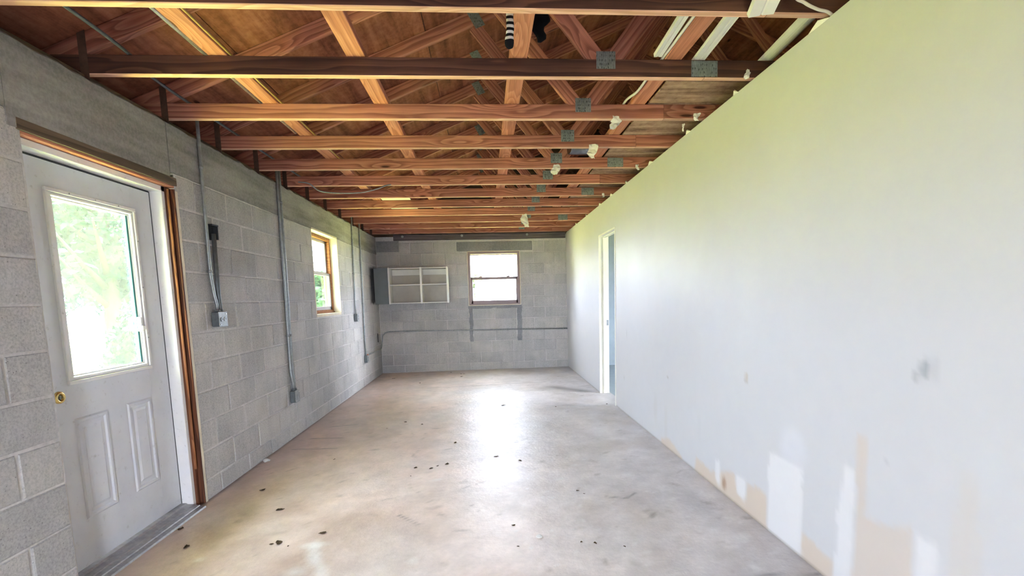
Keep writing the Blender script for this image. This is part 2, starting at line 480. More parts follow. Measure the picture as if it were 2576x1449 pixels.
# ------------------------------------------------------------------ mesh helpers
class MB:
    """collects shapes, then links them as ONE mesh object"""

    def __init__(self):
        self.v, self.f, self.sm, self.mi = [], [], [], []

    def add(self, vs, fs, smooth=False, mi=0):
        o = len(self.v)
        self.v += [Vector(p) for p in vs]
        for q in fs:
            self.f.append(tuple(o + i for i in q))
            self.sm.append(smooth)
            self.mi.append(mi)
        return self

    def box(self, x0, x1, y0, y1, z0, z1, mi=0):
        vs = [(x, y, z) for x in (x0, x1) for y in (y0, y1) for z in (z0, z1)]
        return self.add(vs, [(0, 1, 3, 2), (4, 6, 7, 5), (0, 4, 5, 1), (2, 3, 7, 6), (0, 2, 6, 4), (1, 5, 7, 3)], mi=mi)

    def cbox(self, x0, x1, y0, y1, z0, z1, c=0.004, mi=0):
        """box with all edges chamfered"""
        lo, hi = (x0, y0, z0), (x1, y1, z1)
        vs, idx = [], {}
        for s in [(a, b, d) for a in (0, 1) for b in (0, 1) for d in (0, 1)]:
            for ax in range(3):
                p = [(hi if s[k] else lo)[k] + (0 if k == ax else (-c if s[k] else c)) for k in range(3)]
                idx[(s, ax)] = len(vs)
                vs.append(p)
        fs = []
        for ax in range(3):
            a, b = [(1, 2), (2, 0), (0, 1)][ax]
            for sd_ in (0, 1):
                q = []
                for (i, j) in ((0, 0), (1, 0), (1, 1), (0, 1)):
                    s = [0, 0, 0]
                    s[ax], s[a], s[b] = sd_, i, j
                    q.append(idx[(tuple(s), ax)])
                fs.append(tuple(q if sd_ else q[::-1]))
        for ax in range(3):
            a, b = [(1, 2), (2, 0), (0, 1)][ax]
            for i in (0, 1):
                for j in (0, 1):
                    s0, s1 = [0, 0, 0], [0, 0, 0]
                    s0[ax], s1[ax] = 0, 1
                    s0[a] = s1[a] = i
                    s0[b] = s1[b] = j
                    s0, s1 = tuple(s0), tuple(s1)
                    q = [idx[(s0, a)], idx[(s1, a)], idx[(s1, b)], idx[(s0, b)]]
                    fs.append(tuple(q if i == j else q[::-1]))
        for s in [(a, b, d) for a in (0, 1) for b in (0, 1) for d in (0, 1)]:
            q = [idx[(s, 0)], idx[(s, 1)], idx[(s, 2)]]
            fs.append(tuple(q if sum(s) % 2 else q[::-1]))
        return self.add(vs, fs, mi=mi)

    def tube(self, pts, r, n=10, mi=0, cap=True):
        pts = [Vector(p) for p in pts]
        rs = r if isinstance(r, (list, tuple)) else [r] * len(pts)
        vs, fs = [], []
        prev = None
        for i, p in enumerate(pts):
            a = pts[max(i - 1, 0)]
            b = pts[min(i + 1, len(pts) - 1)]
            d = (b - a).normalized()
            if prev is None:
                prev = d.orthogonal().normalized()
            s = (prev - d * prev.dot(d)).normalized()
            prev = s
            tt = d.cross(s)
            for k in range(n):
                an = 2 * PI * k / n
                vs.append(p + (s * math.cos(an) + tt * math.sin(an)) * rs[i])
        for i in range(len(pts) - 1):
            for k in range(n):
                fs.append((i * n + k, i * n + (k + 1) % n, (i + 1) * n + (k + 1) % n, (i + 1) * n + k))
        self.add(vs, fs, True, mi)
        if cap:
            o = len(self.v) - len(vs)
            self.f.append(tuple(o + k for k in range(n))[::-1]); self.sm.append(False); self.mi.append(mi)
            e = o + (len(pts) - 1) * n
            self.f.append(tuple(e + k for k in range(n))); self.sm.append(False); self.mi.append(mi)
        return self

    def build(self, name, mats, parent=None, origin=None, **props):
        me = bpy.data.meshes.new(name)
        if parent is not None:
            og = wloc(parent)
            off = og
        else:
            if origin is None:
                xs = [p.x for p in self.v]; ys = [p.y for p in self.v]; zs = [p.z for p in self.v]
                origin = Vector(((min(xs) + max(xs)) / 2, (min(ys) + max(ys)) / 2, min(zs)))
            off = Vector(origin)
        me.from_pydata([tuple(p - off) for p in self.v], [], self.f)
        me.polygons.foreach_set('use_smooth', self.sm)
        for m in (mats if isinstance(mats, list) else [mats]):
            me.materials.append(m)
        me.polygons.foreach_set('material_index', self.mi)
        me.update()
        o = bpy.data.objects.new(name, me)
        COL.objects.link(o)
        if parent is not None:
            o.parent = parent
        else:
            o.location = off
        for k, v in props.items():
            o[k] = v
        return o


def wloc(o):
    p = Vector(o.location)
    while o.parent is not None:
        o = o.parent
        p = p + Vector(o.location)
    return p


def thing(name, loc, label, category, group=None):
    e = bpy.data.objects.new(name, None)
    e.empty_display_size = 0.1
    COL.objects.link(e)
    e.location = loc
    e['label'] = label
    e['category'] = category
    if group:
        e['group'] = group
    return e


def struct_empty(name, loc):
    e = bpy.data.objects.new(name, None)
    e.empty_display_size = 0.1
    COL.objects.link(e)
    e.location = loc
    e['kind'] = 'structure'
    return e


def tag(o, label, category, group=None):
    o['label'] = label
    o['category'] = category
    if group:
        o['group'] = group
    return o


def lumber_mesh(name, L, w, t, c=0.003):
    """stick of lumber: length along local x, width along local z, thickness along local y"""
    a, b = t / 2, w / 2
    sec = [(-a + c, -b), (a - c, -b), (a, -b + c), (a, b - c), (a - c, b), (-a + c, b), (-a, b - c), (-a, -b + c)]
    vs = [(-L / 2, y, z) for y, z in sec] + [(L / 2, y, z) for y, z in sec]
    fs = [(k, (k + 1) % 8, 8 + (k + 1) % 8, 8 + k) for k in range(8)]
    fs = [f[::-1] for f in fs] + [tuple(range(8)), tuple(range(15, 7, -1))]
    me = bpy.data.meshes.new(name)
    me.from_pydata(vs, [], fs)
    me.update()
    bm = bmesh.new()
    bm.from_mesh(me)
    bmesh.ops.recalc_face_normals(bm, faces=bm.faces)
    bm.to_mesh(me)
    bm.free()
    return me


def lumber(name, p0, p1, w, t, mat, parent=None, updir=(0, 0, 1)):
    p0, p1 = Vector(p0), Vector(p1)
    d = (p1 - p0)
    L = d.length
    x = d.normalized()
    z = Vector(updir)
    z = (z - x * z.dot(x)).normalized()
    y = z.cross(x)
    me = lumber_mesh(name, L, w, t)
    me.materials.append(mat)
    o = bpy.data.objects.new(name, me)
    COL.objects.link(o)
    loc = (p0 + p1) / 2
    if parent is not None:
        o.parent = parent
        loc = loc - wloc(parent)
    R = Matrix(((x.x, y.x, z.x), (x.y, y.y, z.y), (x.z, y.z, z.z)))
    o.rotation_mode = 'QUATERNION'
    o.rotation_quaternion = R.to_quaternion()
    o.location = loc
    return o


def copy_tree(o, parent=None):
    c = o.copy()
    COL.objects.link(c)
    c.parent = parent
    for ch in list(o.children):
        copy_tree(ch, c)
    return c


def fbm(x, y, s, o=4, seed=0.0):
    v, a, tot = 0.0, 1.0, 0.0
    for k in range(o):
        v += a * mnoise.noise((x * s + seed, y * s + seed * 1.7, seed))
        tot += a
        a *= 0.55
        s *= 2.1
    return v / tot


def in_poly(px, py, poly):
    """vectorised even-odd test"""
    r = np.zeros(px.shape, bool)
    n = len(poly)
    for i in range(n):
        x0, y0 = poly[i]
        x1, y1 = poly[(i + 1) % n]
        if y0 == y1:
            continue
        c = ((y0 > py) != (y1 > py)) & (px < (x1 - x0) * (py - y0) / (y1 - y0) + x0)
        r ^= c
    return r


def vnoise(a, b, s, seed, octaves=4):
    """cheap vectorised value noise in 0..1"""
    out = np.zeros(a.shape)
    amp, tot = 1.0, 0.0
    for k in range(octaves):
        x, y = a * s + 13.1 * k, b * s + 7.7 * k
        xi, yi = np.floor(x).astype(int), np.floor(y).astype(int)
        fx, fy = x - xi, y - yi
        fx, fy = fx * fx * (3 - 2 * fx), fy * fy * (3 - 2 * fy)

        def h(i, j):
            q = np.sin(i * 127.1 + j * 311.7 + seed * 74.7) * 43758.5453
            return q - np.floor(q)
        v = (h(xi, yi) * (1 - fx) + h(xi + 1, yi) * fx) * (1 - fy) + (h(xi, yi + 1) * (1 - fx) + h(xi + 1, yi + 1) * fx) * fy
        out += amp * v
        tot += amp
        amp *= 0.55
        s *= 2.03
    return out / tot


def set_vcol(me, cols):
    at = me.color_attributes.new('paint', 'FLOAT_COLOR', 'POINT')
    c4 = np.ones((len(me.vertices), 4), np.float32)
    c4[:, :3] = cols
    at.data.foreach_set('color', c4.ravel())


# ================================================================== SETTING
# ------------------------------------------------------------------ floor
def build_floor():
    step = 0.022
    x0, x1, y0, y1 = XL - 0.08, XR + 0.14, YN - 0.2, YB + 0.05
    nx, ny = int((x1 - x0) / step), int((y1 - y0) / step)
    X, Y = np.meshgrid(np.linspace(x0, x1, nx), np.linspace(y0, y1, ny))
    x, y = X.ravel(), Y.ravel()
    n1 = vnoise(x, y, 0.55, 1)
    n2 = vnoise(x, y, 1.7, 2, 5)
    n3 = vnoise(x, y, 7.0, 3, 4)
    tan = np.array((0.62, 0.495, 0.43))
    pale = np.array((0.70, 0.65, 0.605))
    grey = np.array((0.55, 0.525, 0.515))
    wt = np.clip((0.55 - (x + 0.25) * 0.45 - (y - 3.0) * 0.07) + (n1 - 0.5) * 1.6 + (n2 - 0.5) * 1.2, 0, 1)
    wg = np.clip((x - 0.35) * 0.8 + (n1 - 0.5) * 1.5 + 0.2, 0, 1)
    c = pale[None] * np.ones((len(x), 1))
    c = c * (1 - wt[:, None]) + tan[None] * wt[:, None]
    c = c * (1 - wg[:, None]) + grey[None] * wg[:, None]
    c *= (0.80 + 0.40 * n2 + 0.22 * (n3 - 0.5))[:, None]
    n4 = vnoise(x, y * 0.8, 3.1, 21, 5)
    n5 = vnoise(x, y, 13.0, 22, 3)
    mt = np.clip((n4 - 0.46) * 3.2, -0.6, 0.9)[:, None]
    c = c * (1 - 0.34 * np.clip(mt, 0, 1)) + np.array((0.33, 0.265, 0.20))[None] * 0.34 * np.clip(mt, 0, 1)
    c *= 1 - 0.10 * np.clip(-mt, 0, 1)
    c *= (1 + 0.24 * (n5 - 0.5))[:, None]
    # brown dirt near the door
    d = np.exp(-(((x + 1.25) / 0.7) ** 2 + ((y - 2.75) / 0.7) ** 2)) * np.clip((0.5 * n2 + 0.5 * n4 - 0.36) * 4, 0, 1)
    c = c * (1 - 0.7 * d[:, None]) + np.array((0.29, 0.195, 0.14)) * 0.7 * d[:, None]
    # grime along the foot of the block wall
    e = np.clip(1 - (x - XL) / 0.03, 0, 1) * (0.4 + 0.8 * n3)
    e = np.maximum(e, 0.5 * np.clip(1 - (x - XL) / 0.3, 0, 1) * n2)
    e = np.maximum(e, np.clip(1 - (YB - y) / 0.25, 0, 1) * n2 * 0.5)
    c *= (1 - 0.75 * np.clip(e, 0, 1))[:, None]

    def blot(cx, cy, rx, ry, col, a, ang=0.0, rough=0.7):
        nonlocal c
        ca, sa = math.cos(ang), math.sin(ang)
        u = ((x - cx) * ca + (y - cy) * sa) / rx
        v = (-(x - cx) * sa + (y - cy) * ca) / ry
        m = np.clip(1.4 - np.hypot(u, v) + (n3 - 0.5) * 2 * rough, 0, 1)[:, None] * a
        c = c * (1 - m) + np.array(col)[None] * m
    W_ = (0.66, 0.65, 0.62)
    for (cx, cy, rx, ry, an) in [(-0.96, 2.50, 0.03, 0.13, 0.25), (-0.87, 2.33, 0.03, 0.12, 0.5), (-0.98, 2.58, 0.07, 0.03, 0), (-0.99, 2.32, 0.05, 0.05, 0),
                                 (-0.393, 3.456, 0.05, 0.02, 0.2), (0.499, 3.339, 0.04, 0.02, 0.3), (1.016, 3.357, 0.03, 0.03, 0.2), (-0.414, 2.356, 0.03, 0.04, 0),
                                 (-1.55, 2.50, 0.03, 0.02, 0), (0.6, 4.57, 0.05, 0.03, 0), (1.116, 4.51, 0.04, 0.03, 0), (1.26, 2.09, 0.03, 0.035, 0.3), (1.36, 2.38, 0.05, 0.04, 0.6),
                                 (1.414, 2.916, 0.03, 0.04, 0.5), (1.166, 2.90, 0.06, 0.012, 0.3), (1.02, 2.29, 0.05, 0.014, -0.5), (1.41, 3.59, 0.06, 0.02, 0.4), (1.2, 3.9, 0.03, 0.03, 0),
                                 (0.9, 5.6, 0.16, 0.05, 0.1), (0.2, 4.9, 0.3, 0.5, 0.0), (-0.1, 6.9, 0.5, 0.25, 0)]:
        blot(cx, cy, rx, ry, W_, 0.55 if max(rx, ry) < 0.2 else 0.18, an)
    for _ in range(110):
        blot(rng.uniform(0.1, 1.45), rng.uniform(2.0, 6.5), rng.uniform(0.008, 0.022), rng.uniform(0.006, 0.018), W_, 0.6, rng.uniform(0, 3), 0.4)
    for (a_, b_, w) in [((-1.81, 4.39), (-1.40, 4.355), 0.012), ((-1.765, 4.72), (-1.46, 4.70), 0.014), ((-1.7, 5.15), (-1.45, 5.2), 0.012), ((0.76, 2.99), (0.88, 2.955), 0.010), ((0.88, 2.955), (0.97, 3.03), 0.010),
                        ((-0.59, 2.90), (-0.45, 2.755), 0.008), ((-0.9, 7.2), (0.9, 7.35), 0.012), ((0.95, 6.9), (1.35, 6.5), 0.09), ((1.2, 2.036), (1.53, 2.005), 0.006)]:
        a_, b_ = np.array(a_), np.array(b_)
        dd = b_ - a_
        tt = np.clip(((x - a_[0]) * dd[0] + (y - a_[1]) * dd[1]) / (dd @ dd), 0, 1)
        dist = np.hypot(x - a_[0] - tt * dd[0], y - a_[1] - tt * dd[1])
        m = (np.clip(1 - dist / (w * 1.6), 0, 1) * (0.3 + 0.6 * n3))[:, None]
        c = c * (1 - m) + np.array((0.10, 0.095, 0.09))[None] * m
    for _ in range(320):
        blot(rng.uniform(XL, XR), rng.uniform(1.9, 8.6), rng.uniform(0.01, 0.05), rng.uniform(0.006, 0.02), (0.17, 0.14, 0.11), rng.uniform(0.2, 0.5), rng.uniform(0, 3), 0.8)
    i = np.arange(nx * ny).reshape(ny, nx)
    q = np.stack([i[:-1, :-1], i[:-1, 1:], i[1:, 1:], i[1:, :-1]], -1).reshape(-1, 4)
    z = (n2 - 0.5) * 0.004
    me = bpy.data.meshes.new('floor')
    me.from_pydata(np.stack([x, y, z], 1).tolist(), [], q.tolist())
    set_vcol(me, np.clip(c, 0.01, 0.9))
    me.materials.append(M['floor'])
    me.polygons.foreach_set('use_smooth', [True] * len(me.polygons))
    o = bpy.data.objects.new('floor', me)
    COL.objects.link(o)
    o['kind'] = 'structure'
    mb = MB().box(x0 - 0.3, x1 + 0.0, y0, y1 + 0.3, -0.2, -0.006)
    mb.build('slab', M['drive'], o)
    return o


FLOOR = build_floor()


# ------------------------------------------------------------------ block walls
def block_mesh(name, L, H, D, c=0.007, key=0):
    """one block: front face on local +x, length along y, height along z, worn edges"""
    r = random.Random(key)
    l, h = L / 2, H / 2
    vs = []
    for (ins, x) in ((0, -D), (0, -c * 0.8), (c, 0)):
        for (sy, sz) in ((-1, -1), (1, -1), (1, 1), (-1, 1)):
            j = 0 if x == -D else r.uniform(-0.0018, 0.0018)
            vs.append((x + (0 if ins == 0 else r.uniform(-0.001, 0.001)), sy * (l - ins) + j, sz * (h - ins) + j))
    fs = []
    for k in range(2):
        for e in range(4):
            a, b = k * 4 + e, k * 4 + (e + 1) % 4
            fs.append((a, b, b + 4, a + 4))
    fs += [(8, 9, 10, 11), (3, 2, 1, 0)]
    me = bpy.data.meshes.new(name)
    me.from_pydata(vs, [], fs)
    me.materials.append(M['block'])
    me.update()
    return me


BLOCKS = {}


def get_block(L, H):
    k = (round(L, 2), round(H, 2))
    lst = BLOCKS.setdefault(k, [])
    if len(lst) < 4:
        lst.append(block_mesh('block', L, H, 0.05, key=hash(k) % 1000 + len(lst)))
        return lst[-1]
    return rng.choice(lst)


def put_block(parent, a0, a1, z0, z1, wall):
    """wall: 'left' (a = y) or 'back' (a = x)"""
    j = rng.uniform(0.0045, 0.0075)
    L, H = a1 - a0 - j * 2, z1 - z0 - j * 1.5
    if L < 0.03 or H < 0.02:
        return
    me = get_block(L, H)
    o = bpy.data.objects.new('block', me)
    COL.objects.link(o)
    o.parent = parent
    am, zm = (a0 + a1) / 2, (z0 + z1) / 2
    d = rng.uniform(-0.003, 0.002)
    tilt = (rng.uniform(-0.003, 0.003), rng.uniform(-0.004, 0.004))
    pl = wloc(parent)
    sy, sz = L / (round(L, 2) or L), H / (round(H, 2) or H)
    if wall == 'left':
        o.location = Vector((XL + d, am, zm)) - pl
        o.rotation_euler = (tilt[0], tilt[1], 0)
    else:
        o.location = Vector((am, YB - d, zm)) - pl
        o.rotation_euler = (0, tilt[1], -PI / 2)


def course(parent, z0, z1, joint, lo, hi, holes, wall):
    """running bond: joints at joint + n*CL inside lo..hi, leaving out the holes"""
    n0 = math.floor((lo - joint) / CL)
    segs = []
    s = lo
    for h0, h1 in sorted(holes):
        if h0 > s:
            segs.append((s, h0))
        s = max(s, h1)
    if s < hi:
        segs.append((s, hi))
    for a, b in segs:
        cuts = [a] + [joint + k * CL for k in range(n0, n0 + 60) if a + 0.05 < joint + k * CL < b - 0.05] + [b]
        for p, q in zip(cuts[:-1], cuts[1:]):
            put_block(parent, p, q, z0, z1, wall)


DY0, DY1, DZ1 = 2.262, 3.272, 2.095          # masonry opening of the side door
WY0, WY1, WZ0, WZ1 = 5.672, 6.602, 1.196, 2.170   # side window
BX0, BX1, BZ0, BZ1 = -0.311, 0.662, 1.200, 2.197  # end window
TH = 0.2

wall_left = MB()
cx0, cx1 = XL - TH, XL - 0.0055
wall_left.box(cx0, cx1, YN - 0.2, DY0, -0.05, 2.16)
wall_left.box(cx0, cx1, DY1, WY0, -0.05, 2.16)
wall_left.box(cx0, cx1, WY0, WY1, -0.05, WZ0)
wall_left.box(cx0, cx1, WY1, YB + TH, -0.05, 2.16)
wall_left.box(cx0, cx1, YN - 0.2, YB + TH, 2.185, HW - 0.01)
wall_left.box(cx0, cx1, YN - 0.2, DY0, 2.15, 2.19)
wall_left.box(cx0, cx1, DY1, WY0, 2.15, 2.19)
wall_left.box(cx0, cx1, WY1, YB + TH, 2.15, 2.19)
WL = wall_left.build('wall_left', M['mortar'], kind='structure')
# poured bond beam with a ragged top, in cast lengths
def beam_piece(y0, y1, z0, z1, name='beam'):
    n = max(2, int((y1 - y0) / 0.06))
    vs, fs = [], []
    for i in range(n + 1):
        y = y0 + (y1 - y0) * i / n
        zt = z1 + 0.016 * mnoise.noise((y * 9, 3.1, 0)) + 0.008 * mnoise.noise((y * 31, 9.1, 0))
        zb = z0 + 0.006 * mnoise.noise((y * 11, 6.1, 0))
        xo = 0.002 * mnoise.noise((y * 3, 1.0, 0))
        vs += [(XL - TH, y, zb), (XL + 0.003 + xo, y, zb), (XL + 0.004 + xo, y, zt - 0.012), (XL - 0.008, y, zt), (XL - TH, y, zt)]
    for i in range(n):
        for k in range(5):
            a, b = i * 5 + k, i * 5 + (k + 1) % 5
            fs.append((a, a + 5, b + 5, b))
    fs += [(0, 1, 2, 3, 4), tuple(n * 5 + k for k in (4, 3, 2, 1, 0))]
    MB().add(vs, fs).build(name, M['beam'], WL)


for a, b, zb in ((YN - 0.2, 2.20, 2.167), (2.203, 3.232, DZ1 + 0.004), (3.240, 4.66, 2.172), (4.664, 6.95, 2.170), (6.953, YB, 2.167)):
    beam_piece(a, b, zb, HW)
for k in range(-1, 10):
    z0 = max(Z0 + CH * k, 0.0)
    z1 = Z0 + CH * (k + 1)
    holes = []
    if z0 < DZ1 - 0.02:
        holes.append((DY0, DY1))
    if z1 > WZ0 + 0.05:
        holes.append((WY0, WY1))
    j = 3.4753 + (0 if k % 2 else CH)
    zt = min(z1, 2.167)
    if 2 <= k <= 4:
        holes.append((WY0 - 0.0, WY1 + 0.0))
        for q in range(2):
            w = (WY1 - WY0) / 2
            put_block(WL, WY0 + q * w + 0.015, WY0 + (q + 1) * w - 0.004, z0, z1, 'left')
    course(WL, z0, zt, j, 1.0, YB - 0.002, holes, 'left')
course(WL, 2.10, 2.167, 3.4753, DY1, WY0, [], 'left') if 0 else None
# painted masonry returns around the window and the door
mb = MB()
mb.cbox(XL - 0.095, XL + 0.001, WY1 - 0.001, WY1 + 0.02, WZ0, WZ1, 0.002)
mb.cbox(XL - 0.095, XL + 0.001, WY0 - 0.02, WY0 + 0.001, WZ0, WZ1, 0.002)
mb.cbox(XL - 0.095, XL + 0.0045, WY0, WY1, WZ1 - 0.004, WZ1 + 0.018, 0.002)
mb.cbox(XL - 0.095, XL + 0.003, WY0, WY1, WZ0 - 0.03, WZ0 + 0.002, 0.002)
for z in (1.39, 1.55, 1.76, 1.97):
    mb.box(XL - 0.09, XL + 0.0015, WY1 - 0.0025, WY1 + 0.002, z, z + 0.008)
mb.build('window_return', M['cream'], WL)
mb = MB()
vs, fs = [], []
for i in range(41):
    z = 0.0 + 2.06 * i / 40
    e = 0.006 * mnoise.noise((z * 14, 2, 0))
    vs += [(XL - 0.05, DY1 - 0.004, z), (XL + 0.001, DY1 - 0.004 + e * 0.5, z), (XL + 0.003, DY1 + 0.017 + e, z), (XL - 0.02, DY1 + 0.017, z)]
for i in range(40):
    for k in range(4):
        a, b = i * 4 + k, i * 4 + (k + 1) % 4
        fs.append((a, b, b + 4, a + 4))
fs += [(3, 2, 1, 0), (160, 161, 162, 163)]
MB().add(vs, fs).build('door_return', M['cream'], WL)
lumber('sill_plate', (XL - 0.115, YN - 0.1, (HW + TB) / 2), (XL - 0.115, YB + 0.1, (HW + TB) / 2), TB - HW - 0.004, 0.14, M['header'], WL)

# ---- end wall
wb_ = MB()
y0_, y1_ = YB + 0.0055, YB + TH
wb_.box(XL - TH + 0.2, BX0, y0_, y1_, -0.05, HW)
wb_.box(BX1, 6.4, y0_, y1_, -0.05, HW)
wb_.box(BX0, BX1, y0_, y1_, -0.05, BZ0)
wb_.box(BX0, BX1, y0_, y1_, BZ1, HW)
WB = wb_.build('wall_back', M['mortar'], kind='structure')
for k in range(-1, 11):
    z0 = max(Z0 + CH * k, 0.0)
    z1 = min(Z0 + CH * (k + 1), 2.405)
    holes = []
    if 2 <= k <= 4:
        holes.append((BX0, BX1))
        for q in range(2):
            put_block(WB, BX0 + 0.072 + q * 0.405, BX0 + 0.072 + (q + 1) * 0.405, z0, z1, 'back')
    elif 5 <= k <= 9:
        holes.append((BX0, BX1))
        if k == 9:
            pass
    elif k == 10:
        holes.append((-0.50, 0.90))
    j = -1.736 + (0 if k % 2 == 0 else CH)
    course(WB, z0, z1, j, XL + 0.003, XR, holes, 'back')
MB().cbox(XL + 0.01, -1.53, YB - 0.0045, YB + 0.03, 2.21, 2.402, 0.003).build('plaster_patch', M['patch'], WB)
MB().cbox(-0.495, 0.893, YB - 0.002, YB + 0.05, 2.200, 2.365, 0.004).build('lintel', M['patch'], WB)
MB().cbox(-0.495, 0.893, YB + 0.001, YB + 0.05, 2.366, 2.405, 0.003).build('grout_bed', M['dust'], WB)
for a, b in ((BX0 + 0.002, BX0 + 0.066), (BX1 - 0.085, BX1 + 0.006)):
    mbp = MB()
    n = 10
    vs, fs = [], []
    for i in range(n + 1):
        z = 0.53 + (BZ0 - 0.05 - 0.53) * i / n
        e0, e1 = rng.uniform(-0.008, 0.008), rng.uniform(-0.008, 0.008)
        vs += [(a + e0, YB + 0.02, z), (a + e0, YB + 0.002, z), (b + e1, YB + 0.002, z), (b + e1, YB + 0.02, z)]
    for i in range(n):
        for k in range(4):
            p, q = i * 4 + k, i * 4 + (k + 1) % 4
            fs.append((p, q, q + 4, p + 4))
    fs += [(3, 2, 1, 0), tuple(n * 4 + k for k in range(4))]
    mbp.add(vs, fs).build('mortar_patch', M['patch'], WB)
vs, fs = [], []
for i in range(25):
    x = BX0 - 0.01 + (BX1 - BX0 + 0.04) * i / 24
    zb = BZ0 - 0.055 + 0.016 * mnoise.noise((x * 9, 0, 4))
    vs += [(x, YB + 0.02, zb), (x, YB + 0.0015, zb), (x, YB + 0.0015, BZ0 - 0.003), (x, YB + 0.02, BZ0 - 0.003)]
for i in range(24):
    for k in range(4):
        p, q = i * 4 + k, i * 4 + (k + 1) % 4
        fs.append((p, q, q + 4, p + 4))
fs += [(0, 1, 2, 3), (99, 98, 97, 96)]
MB().add(vs, fs).build('mortar_patch', M['patch'], WB)

# ------------------------------------------------------------------ drywall partition on the right
RY0, RY1, RZ = 5.536, 6.335, 2.118           # doorway
PT = 2.503                                   # top of the drywall


def build_right():
    step = 0.02
    yy = np.concatenate([np.arange(YN - 0.2, RY0, step), np.arange(RY0, RY1, step), np.arange(RY1, YB + 0.02, step)])
    zz = np.concatenate([np.arange(0, RZ, step), np.arange(RZ, PT, step), [PT]])
    Y, Z = np.meshgrid(yy, zz)
    y, z = Y.ravel(), Z.ravel()
    n1 = vnoise(y, z, 1.1, 11)
    n2 = vnoise(y, z, 3.2, 12)
    wv = (vnoise(y, z, 9, 13) - 0.5) * 0.035
    c = np.array((0.55, 0.548, 0.55))[None] * np.ones((len(y), 1))
    c = c * (0.985 + 0.03 * n1)[:, None]

    def soft(poly, col, a, k=0.012):
        nonlocal c
        m = np.zeros(y.shape)
        for (dy, dz) in ((0, 0), (k, 0), (-k, 0), (0, k), (0, -k)):
            m += in_poly(y + wv * 0.6 + dy, z + wv + dz, poly)
        m = (m / 5)[:, None] * a
        c = c * (1 - m) + np.array(col)[None] * m
    TAN = (0.575, 0.475, 0.375)
    T1 = [(4.06, 0.051), (3.867, 0.091), (3.654, 0.044), (3.588, 0.011), (3.6, -0.02), (4.06, -0.02)]
    T2 = [(3.349, 0.119), (3.238, 0.095), (3.11, 0.081), (2.801, 0.196), (2.756, 0.074), (2.661, 0.083), (2.647, 0.182), (2.452, 0.202), (2.435, -0.02), (3.374, -0.02)]
    T3 = [(2.139, 0.125), (1.939, 0.11), (1.929, -0.02), (2.164, -0.02)]
    T4 = [(1.831, 0.718), (1.775, 0.727), (1.77, 0.384), (1.551, 0.442), (1.526, -0.02), (1.829, -0.02), (1.811, 0.335)]
    T5 = [(1.383, 0.728), (1.322, 0.718), (1.315, -0.02), (1.404, -0.02), (1.405, 0.542)]
    T6 = [(1.25, 0.3), (0.9, 0.5), (0.2, 0.5), (0.2, -0.02), (1.25, -0.02)]
    for P, a in ((T1, 0.8), (T2, 0.85), (T3, 0.8), (T4, 0.6), (T6, 0.5)):
        soft(P, TAN, a)
    soft(T5, (0.56, 0.525, 0.48), 0.8, 0.03)
    WH = (0.67, 0.66, 0.655)
    soft([(2.441, 0.454), (2.164, 0.461), (2.146, -0.02), (2.435, -0.02)], WH, 0.95)
    soft([(1.887, 0.576), (1.83, 0.553), (1.83, 0.0), (1.925, 0.0), (1.914, 0.369)], WH, 0.9)
    soft([(1.533, 0.429), (1.45, 0.436), (1.449, -0.02), (1.526, -0.02)], WH, 0.85)
    soft([(3.05, 0.2), (2.98, 0.2), (2.975, 0.06), (3.0, 0.03), (3.04, 0.06)], WH, 0.9)
    soft([(2.78, 0.2), (2.66, 0.2), (2.665, 0.09), (2.70, 0.06), (2.76, 0.08)], WH, 0.9)
    # damp grey streak and hand marks
    for (cy, cz, ry, rz, col, a) in [(2.72, 1.0, 0.22, 0.30, (0.56, 0.56, 0.55), 0.42), (2.69, 1.28, 0.14, 0.25, (0.6, 0.6, 0.59), 0.3), (3.8, 1.75, 0.6, 0.5, (0.66, 0.66, 0.62), 0.25),
                                     (1.543, 1.042, 0.018, 0.03, (0.28, 0.29, 0.30), 0.75), (1.576, 1.012, 0.014, 0.02, (0.35, 0.35, 0.36), 0.6), (1.506, 1.047, 0.02, 0.04, (0.45, 0.45, 0.46), 0.5),
                                     (2.684, 0.826, 0.018, 0.028, (0.48, 0.42, 0.34), 0.85), (2.69, 0.80, 0.01, 0.012, (0.3, 0.27, 0.22), 0.7), (2.923, 0.077, 0.03, 0.05, (0.30, 0.17, 0.09), 0.75),
                                     (1.674, 0.665, 0.012, 0.008, (0.4, 0.4, 0.42), 0.7), (3.912, 0.619, 0.016, 0.016, (0.35, 0.33, 0.3), 0.7), (4.2, 0.28, 0.05, 0.16, (0.5, 0.49, 0.46), 0.4),
                                     (3.95, 0.2, 0.04, 0.16, (0.52, 0.5, 0.47), 0.45), (5.1, 0.9, 0.012, 0.05, (0.4, 0.4, 0.4), 0.5), (5.0, 1.9, 0.02, 0.14, (0.55, 0.55, 0.54), 0.5), (3.3, 0.35, 0.03, 0.1, (0.5, 0.5, 0.5), 0.3),
                                     (5.2, 0.4, 0.014, 0.025, (0.35, 0.33, 0.3), 0.6), (1.3, 0.75, 0.05, 0.12, (0.55, 0.57, 0.58), 0.5), (2.25, 0.55, 0.1, 0.1, (0.66, 0.66, 0.7), 0.4)]:
        m = np.clip(1.35 - np.hypot((y - cy) / ry, (z - cz) / rz) + (n2 - 0.5) * 0.9, 0, 1)
        m = (m * m * (3 - 2 * m))[:, None] * a
        c = c * (1 - m) + np.array(col)[None] * m
    e = np.clip(1 - z / 0.018, 0, 1)[:, None] * 0.6
    c = c * (1 - e) + np.array((0.22, 0.17, 0.12))[None] * e
    ny, nz = len(yy), len(zz)
    i = np.arange(ny * nz).reshape(nz, ny)
    q = np.stack([i[:-1, :-1], i[1:, :-1], i[1:, 1:], i[:-1, 1:]], -1)
    yc = (yy[:-1] + yy[1:]) / 2
    zc = (zz[:-1] + zz[1:]) / 2
